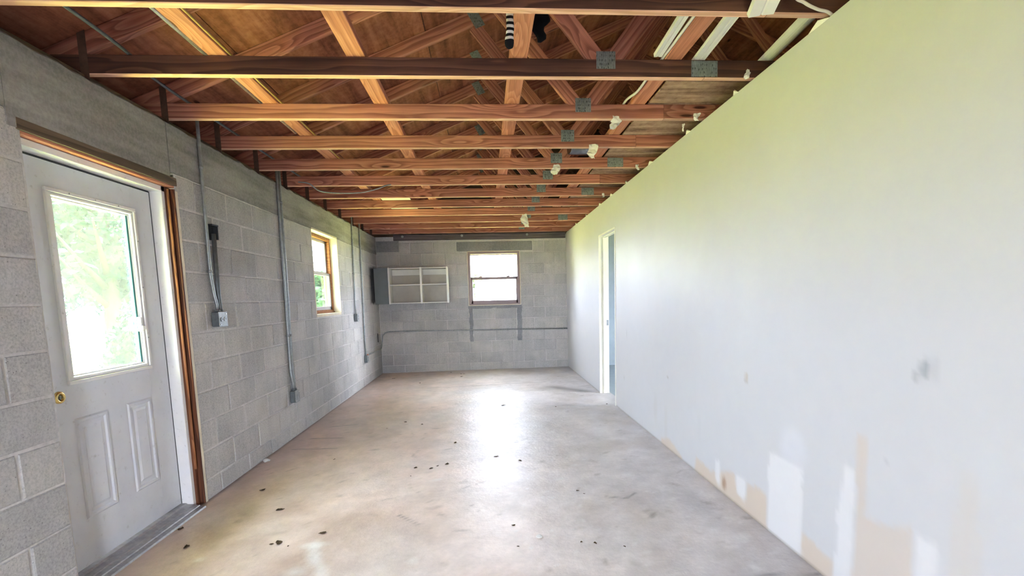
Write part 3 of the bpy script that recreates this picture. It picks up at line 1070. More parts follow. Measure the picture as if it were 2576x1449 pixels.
    keep = ~((yc[None, :] > RY0) & (yc[None, :] < RY1) & (zc[:, None] < RZ))
    q = q[keep].tolist()
    vs = np.stack([np.full(len(y), XR), y, z], 1).tolist()
    cols = c.tolist()

    def bx(x0, x1, y0, y1, z0, z1, col=(0.62, 0.62, 0.60)):
        o = len(vs)
        for a in (x0, x1):
            for b in (y0, y1):
                for d in (z0, z1):
                    vs.append([a, b, d])
                    cols.append(col)
        for f in [(0, 1, 3, 2), (4, 6, 7, 5), (0, 4, 5, 1), (2, 3, 7, 6), (0, 2, 6, 4), (1, 5, 7, 3)]:
            q.append([o + t for t in f])
    e = 0.0006
    bx(XR + e, XR + 0.115, YN - 0.2, RY0, 0.0, PT)
    bx(XR + e, XR + 0.115, RY1, YB, 0.0, PT)
    bx(XR + e, XR + 0.115, RY0, RY1, RZ, PT)
    me = bpy.data.meshes.new('wall_right')
    me.from_pydata(vs, [], q)
    set_vcol(me, np.clip(np.array(cols), 0.01, 0.9))
    me.materials.append(M['drywall'])
    me.update()
    o = bpy.data.objects.new('wall_right', me)
    COL.objects.link(o)
    o['kind'] = 'structure'
    return o


WR = build_right()
# ragged drywall paper and joint compound along the top edge
for k in range(9):
    y = 2.1 + k * 0.7 + rng.uniform(-0.2, 0.2)
    L = rng.uniform(0.05, 0.16)
    MB().add([(XR - 0.001, y, PT - 0.004), (XR - 0.018, y + L * 0.4, PT + 0.012), (XR - 0.001, y + L, PT - 0.002), (XR + 0.02, y + L * 0.5, PT + 0.004), (XR - 0.008, y + L * 0.5, PT + 0.022)],
             [(0, 1, 4), (1, 2, 4), (2, 3, 4), (3, 0, 4), (0, 3, 2, 1)]).build('torn_edge', M['paper'], WR)

# ------------------------------------------------------------------ unseen near end wall, opening added and sized for fill light; far room shell
mb = MB()
mb.box(XL - TH, -0.4, YN - TH, YN, 0, HW + 0.03)
mb.box(0.2, 6.4, YN - TH, YN, 0, HW + 0.03)
mb.box(-0.4, 0.2, YN - TH, YN, 1.98, HW + 0.03)
mb.build('wall_front', M['mortar'], kind='structure')
mb = MB()
mb.box(6.4, 6.6, YN - TH, 3.0, -0.05, HW)
mb.box(6.4, 6.6, 5.2, YB + TH, -0.05, HW)
mb.box(6.4, 6.6, 3.0, 5.2, -0.05, 0.9)  # the gap above is an unseen window added to light this room
mb.box(6.4, 6.6, 3.0, 5.2, 2.1, HW)
mb.build('wall_side', M['bluegrey'], kind='structure')
mb = MB().box(XR + 0.14, 6.4, YN, YB, -0.1, -0.002)
o = mb.build('floor_side', M['bluegrey'], kind='structure')
mb = MB().box(XR + 0.116, 6.39, YB - 0.012, YB + 0.008, 0.0, 2.47)
o = mb.build('wall_beyond', M['bluegrey'], kind='structure')
MB().cbox(XR + 0.116, 6.39, YB - 0.03, YB - 0.012, 0.0, 0.09, 0.003).build('baseboard_beyond', M['bluegrey'], None, kind='structure')

MB().box(XR + 0.115, 6.4, YN, YB, 2.485, 2.503).build('ceiling_light_stop', M['roof'], kind='structure')  # unseen dark sheet added to keep this room's light out of the attic
# ------------------------------------------------------------------ roof deck
SL = 5 / 12
XH = XL - TH                 # heel
RIDGE_X = XH + 4.267


def zb(x):
    """underside of the left top chord"""
    return 2.776 + SL * (x + 1.595)


TCW = 0.095
DV = TCW * math.sqrt(1 + SL * SL)
RIDGE_Z = zb(RIDGE_X) + DV
ROOF_Y0, ROOF_Y1 = YN - 0.4, YB + 0.45
mb = MB()
ex = XH - 0.5
o_ = 0.016
vs = []
for y in (ROOF_Y0, ROOF_Y1):
    for (x, z) in ((ex, zb(ex) + DV + o_), (RIDGE_X, RIDGE_Z + o_), (2 * RIDGE_X - ex, zb(ex) + DV + o_)):
        vs += [(x, y, z), (x, y, z + 0.05)]
fs = []
for s in range(2):
    a, b = s * 2, s * 2 + 2
    fs += [(a, b, b + 6, a + 6), (a + 1, a + 7, b + 7, b + 1), (a, a + 1, b + 1, b), (a + 6, b + 6, b + 7, a + 7)]
fs += [(0, 6, 7, 1), (4, 5, 11, 10)]
CEIL = mb.add(vs, fs).build('ceiling', M['roof'], kind='structure')
# plywood sheets under the roofing, laid across the trusses
ln = math.hypot(1, SL)
ux, uz = 1 / ln, SL / ln
slope_len = (RIDGE_X - ex) * ln
PLYM = {}


def ply_sheet(side, s0, s1, y0, y1):
    g = 0.0025
    L, Wd = y1 - y0 - 2 * g, s1 - s0 - 2 * g
    k = (round(L, 2), round(Wd, 2))
    if k not in PLYM:
        mbx = MB().cbox(-L / 2, L / 2, -Wd / 2, Wd / 2, -0.0055, 0.0055, 0.0015)
        me = bpy.data.meshes.new('panel')
        me.from_pydata([tuple(p) for p in mbx.v], [], mbx.f)
        me.materials.append(M['ply'])
        me.update()
        PLYM[k] = me
    ob = bpy.data.objects.new('panel', PLYM[k])
    COL.objects.link(ob)
    ob.parent = CEIL
    sm = (s0 + s1) / 2
    x = ex + sm * ux
    z = zb(ex) + DV + sm * uz + 0.008 + rng.uniform(-0.0015, 0.0015)
    if side:
        x = 2 * RIDGE_X - x
    ob.location = Vector((x, (y0 + y1) / 2, z)) - wloc(CEIL)
    xa = Vector((0, 1, 0))
    ya = Vector((ux, 0, uz)) if not side else Vector((-ux, 0, uz))
    za = xa.cross(ya)
    ob.rotation_mode = 'QUATERNION'
    ob.rotation_quaternion = Matrix(((xa.x, ya.x, za.x), (xa.y, ya.y, za.y), (xa.z, ya.z, za.z))).to_quaternion()


row = 0
s = 0.0
while s < slope_len - 0.05:
    s1 = min(s + 1.22, slope_len)
    ys = [ROOF_Y0]
    q = 2.709 - 0.6096 * 7 + (1.2192 if row % 2 else 0.0)
    while q < ROOF_Y1:
        if q > ROOF_Y0 + 0.1:
            ys.append(q)
        q += 2.4384
    ys.append(ROOF_Y1)
    for a, b in zip(ys[:-1], ys[1:]):
        ply_sheet(0, s, s1, a, b)
        ply_sheet(1, s, s1, a, b)
    s = s1
    row += 1
# soffit board outside over the side window, gable boards closing both ends of the attic
MB().cbox(ex, XH + 0.01, ROOF_Y0, ROOF_Y1, 2.36, 2.372, 0.002).build('trim_1', M['trimwhite'], kind='structure')
MB().cbox(ex - 0.03, ex, ROOF_Y0, ROOF_Y1, 2.34, zb(ex) + DV + 0.05, 0.003).build('trim_2', M['trimwhite'], kind='structure')
for nm, y in (('wall_gable_near', YN - 0.1), ('wall_gable_far', YB + 0.17)):
    a = 2 * RIDGE_X - ex
    vs = [(ex, y, 2.44), (RIDGE_X, y, RIDGE_Z + 0.01), (a, y, 2.44), (ex, y + 0.03, 2.44), (RIDGE_X, y + 0.03, RIDGE_Z + 0.01), (a, y + 0.03, 2.44)]
    MB().add(vs, [(0, 1, 2), (5, 4, 3), (0, 3, 4, 1), (1, 4, 5, 2), (0, 2, 5, 3)]).build(nm, M['header'], kind='structure')


# ================================================================== side door
D1 = struct_empty('door_1', (XL - 0.1, 2.745, 0))
SX = XL - 0.106          # inner face of the slab
SY0, SY1 = 2.300, 3.186
# slab: four rails/stiles around the light, panelled lower half
GY0, GY1, GZ0, GZ1 = 2.466, 3.026, 0.972, 1.898
mb = MB()
mb.cbox(SX - 0.04, SX, SY0, GY0 + 0.01, 0.036, 2.034, 0.002)
mb.cbox(SX - 0.04, SX, GY1 - 0.01, SY1, 0.036, 2.034, 0.002)
mb.box(SX - 0.04, SX - 0.0002, GY0, GY1, 0.037, GZ0 + 0.01)
mb.box(SX - 0.04, SX - 0.0002, GY0, GY1, GZ1 - 0.01, 2.033)
slab = mb.build('slab', M['doorwhite'], D1)


def frame_ring(mb, y0, y1, z0, z1, w, x0, x1, c=0.003):
    mb.cbox(x0, x1, y0, y1, z0, z0 + w, c)
    mb.cbox(x0, x1, y0, y1, z1 - w, z1, c)
    mb.cbox(x0, x1, y0, y0 + w, z0 + w, z1 - w, c)
    mb.cbox(x0, x1, y1 - w, y1, z0 + w, z1 - w, c)


mb = MB()
frame_ring(mb, GY0 - 0.012, GY1 + 0.012, GZ0 - 0.012, GZ1 + 0.012, 0.020, SX - 0.004, SX + 0.012)
frame_ring(mb, GY0 + 0.010, GY1 - 0.010, GZ0 + 0.010, GZ1 - 0.010, 0.014, SX - 0.012, SX + 0.006, 0.002)
frame_ring(mb, GY0 + 0.026, GY1 - 0.026, GZ0 + 0.026, GZ1 - 0.026, 0.010, SX - 0.018, SX - 0.002, 0.002)
gf = mb.build('glazing_frame', M['white'], D1)
for (y, z) in [(GY0 + 0.12, GZ1 + 0.003), (GY0 + 0.28, GZ1 + 0.003), (GY0 + 0.44, GZ1 + 0.003), (GY1 + 0.003, 1.72), (GY1 + 0.003, 1.45), (GY1 + 0.003, 1.15)]:
    MB().tube([(SX + 0.0115, y, z), (SX + 0.0135, y, z)], 0.004, 8).build('screw', M['greybox'], gf)
MB().cbox(SX - 0.022, SX - 0.018, GY0 + 0.01, GY1 - 0.01, GZ0 + 0.01, GZ1 - 0.01, 0.001).build('pane', M['dirtyglass'], D1)
MB().cbox(SX - 0.017, SX - 0.006, GY1 - 0.052, GY1 - 0.037, GZ0 + 0.03, GZ1 - 0.036, 0.002).build('sash_channel', M['teal'], D1)
lt = MB().cbox(SX - 0.008, SX + 0.014, 2.975, 2.992, 1.19, 1.275, 0.003)
lt.cbox(SX + 0.006, SX + 0.02, 2.98, 3.008, 1.20, 1.222, 0.002)
lt.build('window_latch', M['white'], D1)
# raised panels
for (y0, y1) in ((2.468, 2.672), (2.812, 3.006)):
    z0, z1 = 0.268, 0.790
    mb = MB()
    rings = [(0.0, 0.0005), (0.008, 0.007), (0.020, 0.007), (0.028, 0.0008), (0.045, 0.0008), (0.058, 0.006)]
    vs, fs = [], []
    for (i, h) in rings:
        vs += [(SX + h, y0 + i, z0 + i), (SX + h, y1 - i, z0 + i), (SX + h, y1 - i, z1 - i), (SX + h, y0 + i, z1 - i)]
    for k in range(len(rings) - 1):
        for e in range(4):
            a, b = k * 4 + e, k * 4 + (e + 1) % 4
            fs.append((a, b, b + 4, a + 4))
    k = (len(rings) - 1) * 4
    fs.append((k, k + 1, k + 2, k + 3))
    mb.add(vs, fs).build('panel', M['doorwhite'], D1)
# knob
ky, kz = 2.398, 0.912
prof = [(0.0, 0.030), (0.006, 0.0295), (0.010, 0.027), (0.0125, 0.0225), (0.012, 0.0165), (0.007, 0.0145), (0.002, 0.014), (0.001, 0.0)]
vs, fs = [], []
N = 24
for (d, r) in prof:
    for k in range(N):
        a = 2 * PI * k / N
        vs.append((SX + d, ky + r * math.cos(a), kz + r * math.sin(a)))
for i in range(len(prof) - 1):
    for k in range(N):
        fs.append((i * N + k, i * N + (k + 1) % N, (i + 1) * N + (k + 1) % N, (i + 1) * N + k))
kn = MB().add(vs, fs, True).build('lock_rose', M['brass'], D1)
MB().tube([(SX + 0.0012, ky, kz), (SX + 0.003, ky, kz)], 0.0138, 16).build('lock_hole', M['black'], kn)
MB().cbox(SX + 0.002, SX + 0.010, ky - 0.002, ky + 0.003, kz - 0.010, kz + 0.010, 0.001).build('lock_turn', M['greybox'], kn)
# jambs, head, stop
mb = MB()
mb.cbox(XL - 0.196, XL - 0.036, SY1 + 0.006, SY1 + 0.038, 0.0, 2.078, 0.003)
mb.cbox(XL - 0.196, XL - 0.036, 2.266, 2.294, 0.0, 2.078, 0.003)
mb.cbox(XL - 0.196, XL - 0.036, 2.266, SY1 + 0.038, 2.044, 2.078, 0.003)
mb.cbox(SX - 0.085, SX - 0.045, SY1 - 0.006, SY1 + 0.008, 0.03, 2.044, 0.002)
mb.cbox(SX - 0.085, SX - 0.045, 2.29, 2.31, 0.03, 2.044, 0.002)
mb.cbox(SX - 0.085, SX - 0.045, 2.29, SY1 + 0.008, 2.022, 2.046, 0.002)
mb.build('door_frame', M['white'], D1)
mb = MB()
mb.cbox(SX - 0.002, SX + 0.0, SY1 + 0.0005, SY1 + 0.006, 0.03, 2.04, 0.0005)
mb.cbox(SX - 0.04, SX - 0.001, SY0, SY1, 2.0345, 2.0435, 0.0005)
mb.build('weatherstrip', M['black'], D1)
lumber('buck', (XL - 0.09, 3.240, 0.0), (XL - 0.09, 3.240, 2.075), 0.13, 0.030, M['buck'], D1, (1, 0, 0))
lumber('buck', (XL - 0.024, 3.262, 0.0), (XL - 0.024, 3.262, 2.070), 0.05, 0.014, M['buck'], D1, (1, 0, 0))
lumber('shim', (XL - 0.022, 3.231, 0.25), (XL - 0.022, 3.231, 2.065), 0.014, 0.012, M['sashwood'], D1, (1, 0, 0))
lumber('header_board', (XL - 0.085, DY0 + 0.004, 2.087), (XL - 0.085, DY1, 2.087), 0.016, 0.16, M['brace'], D1)
lumber('header_board', (XL - 0.010, DY0 - 0.02, 2.118), (XL - 0.010, DY1 + 0.015, 2.118), 0.050, 0.030, M['header'], D1)
# threshold
mb = MB()
pr = [(-0.15, 0.0), (-0.15, 0.034), (-0.08, 0.034), (-0.07, 0.026), (-0.03, 0.024), (-0.025, 0.020), (0.004, 0.017), (0.008, 0.012), (0.04, 0.009), (0.046, 0.0)]
vs, fs = [], []
for y in (2.30, 3.19):
    vs += [(XL + x, y, z) for x, z in pr]
n = len(pr)
for k in range(n):
    fs.append((k, (k + 1) % n, n + (k + 1) % n, n + k))
fs += [tuple(range(n))[::-1], tuple(range(n, 2 * n))]
mb.add(vs, fs).build('threshold', M['alum'], D1)

# ================================================================== side window
W1 = struct_empty('window_1', (XL - 0.13, (WY0 + WY1) / 2, WZ0))
fx0, fx1 = XL - 0.18, XL - 0.092
mb = MB()
frame_ring(mb, WY0, WY1, WZ0, WZ1, 0.042, fx0, fx1, 0.004)
mb.cbox(fx1 - 0.02, fx1 + 0.012, WY0 + 0.001, WY1 - 0.001, WZ0 + 0.002, WZ0 + 0.02, 0.003)
mb.build('window_frame', M['sashwood'], W1)
zm = 1.695
for (z0, z1, x0) in ((WZ0 + 0.04, zm + 0.015, fx0 + 0.045), (zm - 0.015, WZ1 - 0.04, fx0 + 0.012)):
    mb = MB()
    y0, y1 = WY0 + 0.04, WY1 - 0.04
    mb.cbox(x0, x0 + 0.03, y0, y1, z0, z0 + 0.045, 0.003)
    mb.cbox(x0, x0 + 0.03, y0, y1, z1 - 0.035, z1, 0.003)
    mb.cbox(x0, x0 + 0.03, y0, y0 + 0.04, z0, z1, 0.003)
    mb.cbox(x0, x0 + 0.03, y1 - 0.04, y1, z0, z1, 0.003)
    sh = mb.build('sash', M['sashgrey'], W1)
    MB().cbox(x0 + 0.012, x0 + 0.016, y0 + 0.03, y1 - 0.03, z0 + 0.03, z1 - 0.03, 0.001).build('pane', M['dimglass'], sh)
# ================================================================== end window
W2 = struct_empty('window_2', ((BX0 + BX1) / 2, YB + 0.06, BZ0))
mb = MB()
yf0, yf1 = YB + 0.02, YB + 0.13


def ringx(mb, x0, x1, z0, z1, w, y0, y1, c=0.003, wb=None):
    wb = wb or w
    mb.cbox(x0, x1, y0, y1, z0, z0 + wb, c)
    mb.cbox(x0, x1, y0, y1, z1 - w, z1, c)
    mb.cbox(x0, x0 + w, y0, y1, z0 + wb, z1 - w, c)
    mb.cbox(x1 - w, x1, y0, y1, z0 + wb, z1 - w, c)


ringx(mb, BX0, BX1, BZ0, BZ1, 0.012, YB - 0.003, YB + 0.06)
mb.build('window_return', M['cream'], W2)
mb = MB()
ringx(mb, BX0 + 0.012, BX1 - 0.012, BZ0 + 0.012, BZ1 - 0.012, 0.042, yf0 - 0.012, yf1, 0.004, 0.022)
mb.build('window_frame', M['mauve'], W2)
for i, (z0, z1, y0) in enumerate(((BZ0 + 0.034, 1.722, yf0 + 0.006), (1.690, BZ1 - 0.05, yf0 + 0.05))):
    mb = MB()
    x0, x1 = BX0 + 0.05, BX1 - 0.05
    mb.cbox(x0, x1, y0, y0 + 0.03, z0, z0 + (0.058 if i == 0 else 0.03), 0.003)
    mb.cbox(x0, x1, y0, y0 + 0.03, z1 - (0.046 if i == 0 else 0.02), z1, 0.003)
    wds = 0.034 if i == 0 else 0.012
    mb.cbox(x0, x0 + wds, y0, y0 + 0.03, z0, z1, 0.003)
    mb.cbox(x1 - wds, x1, y0, y0 + 0.03, z0, z1, 0.003)
    sh = mb.build('sash', M['mauve'], W2)
    MB().cbox(x0 + 0.008, x1 - 0.008, y0 + 0.012, y0 + 0.016, z0 + 0.015, z1 - 0.015, 0.001).build('pane', M['glass'], sh)
    if i == 0:
        for cx in (BX0 + 0.235, BX0 + 0.745):
            lk = MB().cbox(cx - 0.03, cx + 0.03, y0 - 0.004, y0 + 0.026, z1, z1 + 0.012, 0.003)
            lk.cbox(cx - 0.008, cx + 0.03, y0 - 0.004, y0 + 0.012, z1 + 0.012, z1 + 0.022, 0.003)
            lk.build('sash_lock', M['mauve'], sh)

# ================================================================== interior doorway
D2 = struct_empty('door_2', (XR + 0.05, (RY0 + RY1) / 2, 0))
mb = MB()
mb.cbox(XR - 0.008, XR + 0.122, RY1 - 0.02, RY1 + 0.001, 0.0, RZ, 0.002)
mb.cbox(XR - 0.008, XR + 0.122, RY0 - 0.001, RY0 + 0.02, 0.0, RZ, 0.002)
mb.cbox(XR - 0.008, XR + 0.122, RY0, RY1, RZ - 0.02, RZ + 0.001, 0.002)
mb.cbox(XR + 0.045, XR + 0.085, RY1 - 0.032, RY1 - 0.019, 0.0, RZ - 0.02, 0.002)
mb.cbox(XR + 0.045, XR + 0.085, RY0 + 0.02, RY1 - 0.02, RZ - 0.032, RZ - 0.019, 0.002)
jb = mb.build('door_frame', M['jamb'], D2)
MB().cbox(XR + 0.086, XR + 0.116, RY1 - 0.0225, RY1 - 0.0195, 0.925, 1.0, 0.001).build('strike_plate', M['greybox'], D2)

# ================================================================== roof trusses
TS = 0.6096
TY = [2.709 + TS * i for i in range(-1, 11)]
J1, J2 = 0.700, 3.545
ORD = ['nearest the camera, cut off by the top of the picture', 'second', 'third', 'fourth', 'fifth', 'sixth', 'seventh', 'eighth', 'ninth', 'tenth', 'eleventh', 'twelfth']


def truss(y):
    """nail-plated fink truss, front face at y (built in world space)"""
    T = thing('roof_truss', (XH + 2.0, y, TB), '', 'truss', 'roof trusses over the concrete floor')
    t = 0.038
    ym = y + t / 2
    X2 = 2 * RIDGE_X - XH
    ba = lumber('bottom_chord', (XH, ym, (TB + TT) / 2), (1.257, ym, (TB + TT) / 2), TT - TB, t, M['wood'], T)
    bb = lumber('bottom_chord', (1.259, ym, (TB + TT) / 2), (X2, ym, (TB + TT) / 2), TT - TB, t, M['wood'], T)
    for ob in (ba, bb):            # underside made lighter: bounce from the floor put into its colour
        ob.data.materials.append(M['edge'])
        for p in ob.data.polygons:
            if p.normal.z < -0.3:
                p.material_index = 1
    e = -0.45
    for s_ in (1, -1):
        def mx(x):
            return x if s_ > 0 else 2 * RIDGE_X - x
        h = DV / 2
        a, b = XH + e, RIDGE_X - 0.002
        lumber('top_chord', (mx(a), ym, zb(a) + h), (mx(b), ym, zb(b) + h), TCW, t - 0.001, M['wood'], T)
        j = J1
        lumber('web', (mx(j - 0.045), ym, TT + 0.002), (mx(-0.015), ym, zb(-0.015) - 0.01), 0.089, t - 0.002, M['wood'], T)
        lumber('web', (mx(j + 0.045), ym, TT + 0.002), (mx(RIDGE_X - 0.055), ym, zb(RIDGE_X) - 0.02), 0.089, t - 0.002, M['wood'], T)
    yp = y - 0.0016
    for (x0, x1, z0, z1, an) in ((J1 - 0.052, J1 + 0.054, 2.562, 2.652, 0), (0.0 - 0.065, 0.0 + 0.065, -0.04, 0.04, 1)):
        if an:
            p = MB()
            ca, sa = ux, uz
            c_ = Vector((0.0, 0, zb(0.0) + DV * 0.35))
            pts = []
            for (u, v) in ((x0, z0), (x1, z0), (x1, z1), (x0, z1)):
                pts.append((c_.x + u * ca * 0.6 - v * sa * 2.2, c_.z + u * sa * 0.6 - abs(v) * 0 + v * ca * 1.6))
            vs = [(a_, yp, b_) for a_, b_ in pts] + [(a_, y + 0.002, b_) for a_, b_ in pts]
            p.add(vs, [(0, 1, 2, 3), (7, 6, 5, 4), (0, 4, 5, 1), (1, 5, 6, 2), (2, 6, 7, 3), (3, 7, 4, 0)])
            p.build('nail_plate', M['plate'], T)
        else:
            MB().cbox(x0, x1, yp, y + 0.002, z0, z1, 0.0006).build('nail_plate', M['plate'], T)
    p = MB().cbox(XL - 0.062, XL - 0.022, y - 0.0035, y - 0.0005, HW - 0.06, 2.735, 0.001)
    p.build('tie_strap', M['strap'], T)
    return T


proto = truss(TY[0])
trs = [proto]
for y in TY[1:]:
    c = copy_tree(proto)
    c.location.y = y
    trs.append(c)
for i, T in enumerate(trs):
    if i == 0:
        T['label'] = 'wooden roof truss nearest the camera, its chord cut by the top edge'
    elif i == len(trs) - 1:
        T['label'] = 'wooden roof truss nearest the far block wall with the end window'
    else:
        T['label'] = 'wooden roof truss, %s counted from the top edge of the picture' % ORD[i]
    if i in (1, 4, 6, 9):
        x = 1.257
        MB().cbox(x - 0.075, x + 0.075, TY[i] - 0.0016, TY[i] + 0.002, TB + 0.006, TB + 0.09, 0.0006).build('nail_plate', M['plate'], T)

for T in trs[:2]:            # shade on the two chords nearest the camera, put into their wood colour
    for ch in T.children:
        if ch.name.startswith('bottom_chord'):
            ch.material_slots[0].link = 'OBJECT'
            ch.material_slots[0].material = M['shadewood']

# ledger bolted to the end wall
LB = thing('ledger_board', (0, YB - 0.02, 2.41), 'dark ledger board bolted along the top of the far block wall', 'board')
lumber('board', (-1.615, YB - 0.02, 2.458), (XR - 0.02, YB - 0.02, 2.458), 0.104, 0.038, M['ledger'], LB)
for x in (-1.452, -0.387, 0.80):
    MB().tube([(x, YB - 0.038, 2.474), (x, YB - 0.052, 2.474)], 0.022, 12).build('bolt', M['greybox'], LB)

# ------------------------------------------------------------------ longitudinal boards lying on the chords
for x, y0, y1, lab in ((-1.335, 1.0, 8.86, 'flat pine brace board lying on the chords nearest the block wall'),
                       (-0.636, 1.0, 8.86, 'flat pine brace board on the chords, second from the block wall'),
                       (0.222, 1.0, 8.86, 'flat pine brace board on the chords beside the striped sock'),
                       (1.080, 1.0, 8.86, 'flat pine brace board on the chords nearest the white partition')):
    o = lumber('brace_board', (x, y0, TT + 0.0195), (x, y1, TT + 0.0195), 0.036, 0.098, M['brace'])
    tag(o, lab, 'board', 'brace boards along the trusses')

# grey plywood lying in the attic to the right
for i, (y0, y1) in enumerate(((2.98, 3.30), (3.32, 4.40), (4.42, 5.62), (5.64, 6.84), (6.86, 8.06), (8.08, 8.78))):
    dz = 0.0
    o = MB().cbox(1.150, 3.4, y0, y1, TT + 0.001, TT + 0.014, 0.002).build('plywood_sheet', M['greyply'])
    tag(o, ['narrow grey plywood strip on the chords above the second and third trusses',
            'grey weathered plywood sheet on the chords behind the narrow strip',
            'grey weathered plywood sheet on the chords, third from the camera end',
            'grey weathered plywood sheet on the chords, fourth from the camera end',
            'grey weathered plywood sheet on the chords, second from the far wall',
            'grey weathered plywood sheet on the chords nearest the far wall'][i], 'plywood', 'plywood sheets lying on the chords')
# pale boards catching the light from the side window
for i, (y0, y1) in enumerate(((6.20, 6.62), (6.75, 7.15))):
    o = MB().cbox(-1.27, -0.91, y0, y1, TT + 0.001, TT + 0.010, 0.001).build('pale_panel', M['palepanel'])
    tag(o, ['pale yellow board lying on the chords, the nearer of two above the side window', 'pale yellow board lying on the chords, the farther of two above the side window'][i], 'panel', 'pale boards on the chords')
o = MB().cbox(-1.30, -0.7, 5.17, 5.72, TT + 0.001, TT + 0.008, 0.001)

# ------------------------------------------------------------------ white trim strips and cables, upper right
def ribbed_strip(name, p0, p1, w, prof, mat):
    p0, p1 = Vector(p0), Vector(p1)
    d = (p1 - p0).normalized()
    sx = d.cross(Vector((0, 0, 1))).normalized()
    uz_ = sx.cross(d)
    n = len(prof)
    vs, fs = [], []
    steps = 6
    for k in range(steps + 1):
        p = p0.lerp(p1, k / steps)
        for (u, h) in prof:
            vs.append(p + sx * (u * w) + uz_ * h)
        for (u, h) in prof[::-1]:
            vs.append(p + sx * (u * w) + uz_ * (h + 0.003))
    m = 2 * n
    for k in range(steps):
        for e in range(m):
            a, b = k * m + e, k * m + (e + 1) % m
            fs.append((a, b, b + m, a + m))
    fs += [tuple(range(m))[::-1], tuple(range(steps * m, steps * m + m))]
    return MB().add(vs, fs).build(name, mat)


flat = [(-0.5, 0.016), (-0.44, 0.0), (-0.05, 0.002), (0.0, 0.007), (0.05, 0.002), (0.44, 0.0), (0.5, 0.016)]
ribs = [(-0.5, 0.012), (-0.46, 0.0), (-0.1, 0.0), (-0.05, 0.006), (0.05, 0.006), (0.1, 0.0), (0.2, 0.0), (0.25, 0.006), (0.32, 0.006), (0.36, 0.0), (0.46, 0.0), (0.5, 0.012)]
rnd = [(-0.5 * math.cos(a), 0.03 - 0.03 * math.sin(a)) for a in [PI * k / 10 for k in range(11)]]
o = ribbed_strip('trim_strip', (0.935, 1.2, TT + 0.002), (0.985, 2.690, TT + 0.002), 0.048, flat, M['trimwhite'])
tag(o, 'white grooved trim strip lying on the chords left of a cable', 'trim', 'white trim strips stored on the chords')
o = ribbed_strip('trim_strip', (1.135, 1.2, TT + 0.002), (1.245, 2.95, TT + 0.002), 0.068, ribs, M['trimwhite'])
tag(o, 'white ribbed trim strip lying on the chords, middle of the white strips', 'trim', 'white trim strips stored on the chords')
o = ribbed_strip('trim_strip', (1.49, 1.2, TT + 0.002), (1.660, 2.95, TT + 0.002), 0.075, rnd, M['trimwhite'])
tag(o, 'white rounded trim strip lying above the partition top', 'trim', 'white trim strips stored on the chords')
o = ribbed_strip('trim_strip', (0.90, 1.1, TB - 0.004), (1.213, 2.085, TB - 0.022), 0.112, flat, M['trimwhite'])
tag(o, 'wide white trim strip hung below the nearest chord, its end showing', 'trim', 'white trim strips stored on the chords')


def cable(name, pts, r, mat, n=8, sub=6):
    P = [Vector(p) for p in pts]
    out = []
    for i in range(len(P) - 1):
        p0, p1, p2, p3 = P[max(i - 1, 0)], P[i], P[i + 1], P[min(i + 2, len(P) - 1)]
        for k in range(sub):
            t = k / sub
            out.append(0.5 * ((2 * p1) + (p2 - p0) * t + (2 * p0 - 5 * p1 + 4 * p2 - p3) * t * t + (3 * p1 - p0 - 3 * p2 + p3) * t ** 3))
    out.append(P[-1])
    return MB().tube(out, r, n).build(name, mat)


tag(cable('cable', [(1.020, 1.1, TT + 0.009), (1.020, 2.1, TT + 0.009), (1.021, 2.4, TT + 0.008), (1.020, 2.76, TT + 0.009), (1.018, 2.95, TT + 0.011), (1.00, 3.10, TT - 0.01), (0.985, 3.30, TT + 0.012), (1.008, 3.6, TT + 0.012)], 0.0075, M['cable_white']),
    'white cable running along the left edge of a brace board', 'cable')
tag(cable('cable', [(1.25, 1.85, TT + 0.01), (1.30, 1.99, 2.535), (1.37, 2.03, 2.52), (1.45, 2.065, 2.516), (1.50, 2.075, 2.513), (1.545, 2.10, 2.512)], 0.0065, M['cable_white']),
    'white cable sagging from the nearest truss to the partition top', 'cable')
tag(MB().tube([(-1.400, 0.9, TT + 0.011), (-1.400, 3.9, TT + 0.011)], 0.010, 10).build('conduit', M['bright']),
    'bright silver conduit lying along a brace board near the block wall', 'conduit')
tag(cable('cable', [(-1.268, 0.9, TT + 0.007), (-1.272, 2.5, TT + 0.007), (-1.268, 3.6, TT + 0.007), (-1.272, 4.8, TT + 0.007)], 0.006, M['cable_yellow']),
    'yellow cable lying along the right edge of a brace board', 'cable')
tag(cable('conduit', [(-1.74, 1.2, TT + 0.008), (-1.75, 2.32, TT + 0.008), (-1.775, 2.73, TT + 0.008), (-1.835, 3.0, TT + 0.008), (-1.845, 3.6, TT + 0.008), (-1.85, 5.3, TT + 0.008)], 0.0085, M['emtdark']),
    'thin dark conduit crossing the chord tops along the block wall', 'conduit')
tag(cable('cable', [(-1.80, 4.99, 2.520), (-1.70, 5.00, 2.506), (-1.62, 5.04, 2.445), (-1.45, 5.06, 2.425), (-1.22, 5.07, 2.43), (-1.06, 5.09, 2.47), (-0.98, 5.11, 2.505), (-0.93, 5.155, 2.525)], 0.0065, M['emt']),
    'grey flexible cable looped under a truss near the twin conduits', 'cable')


# ================================================================== conduits and boxes on the walls
def elbow_path(p):
    return p


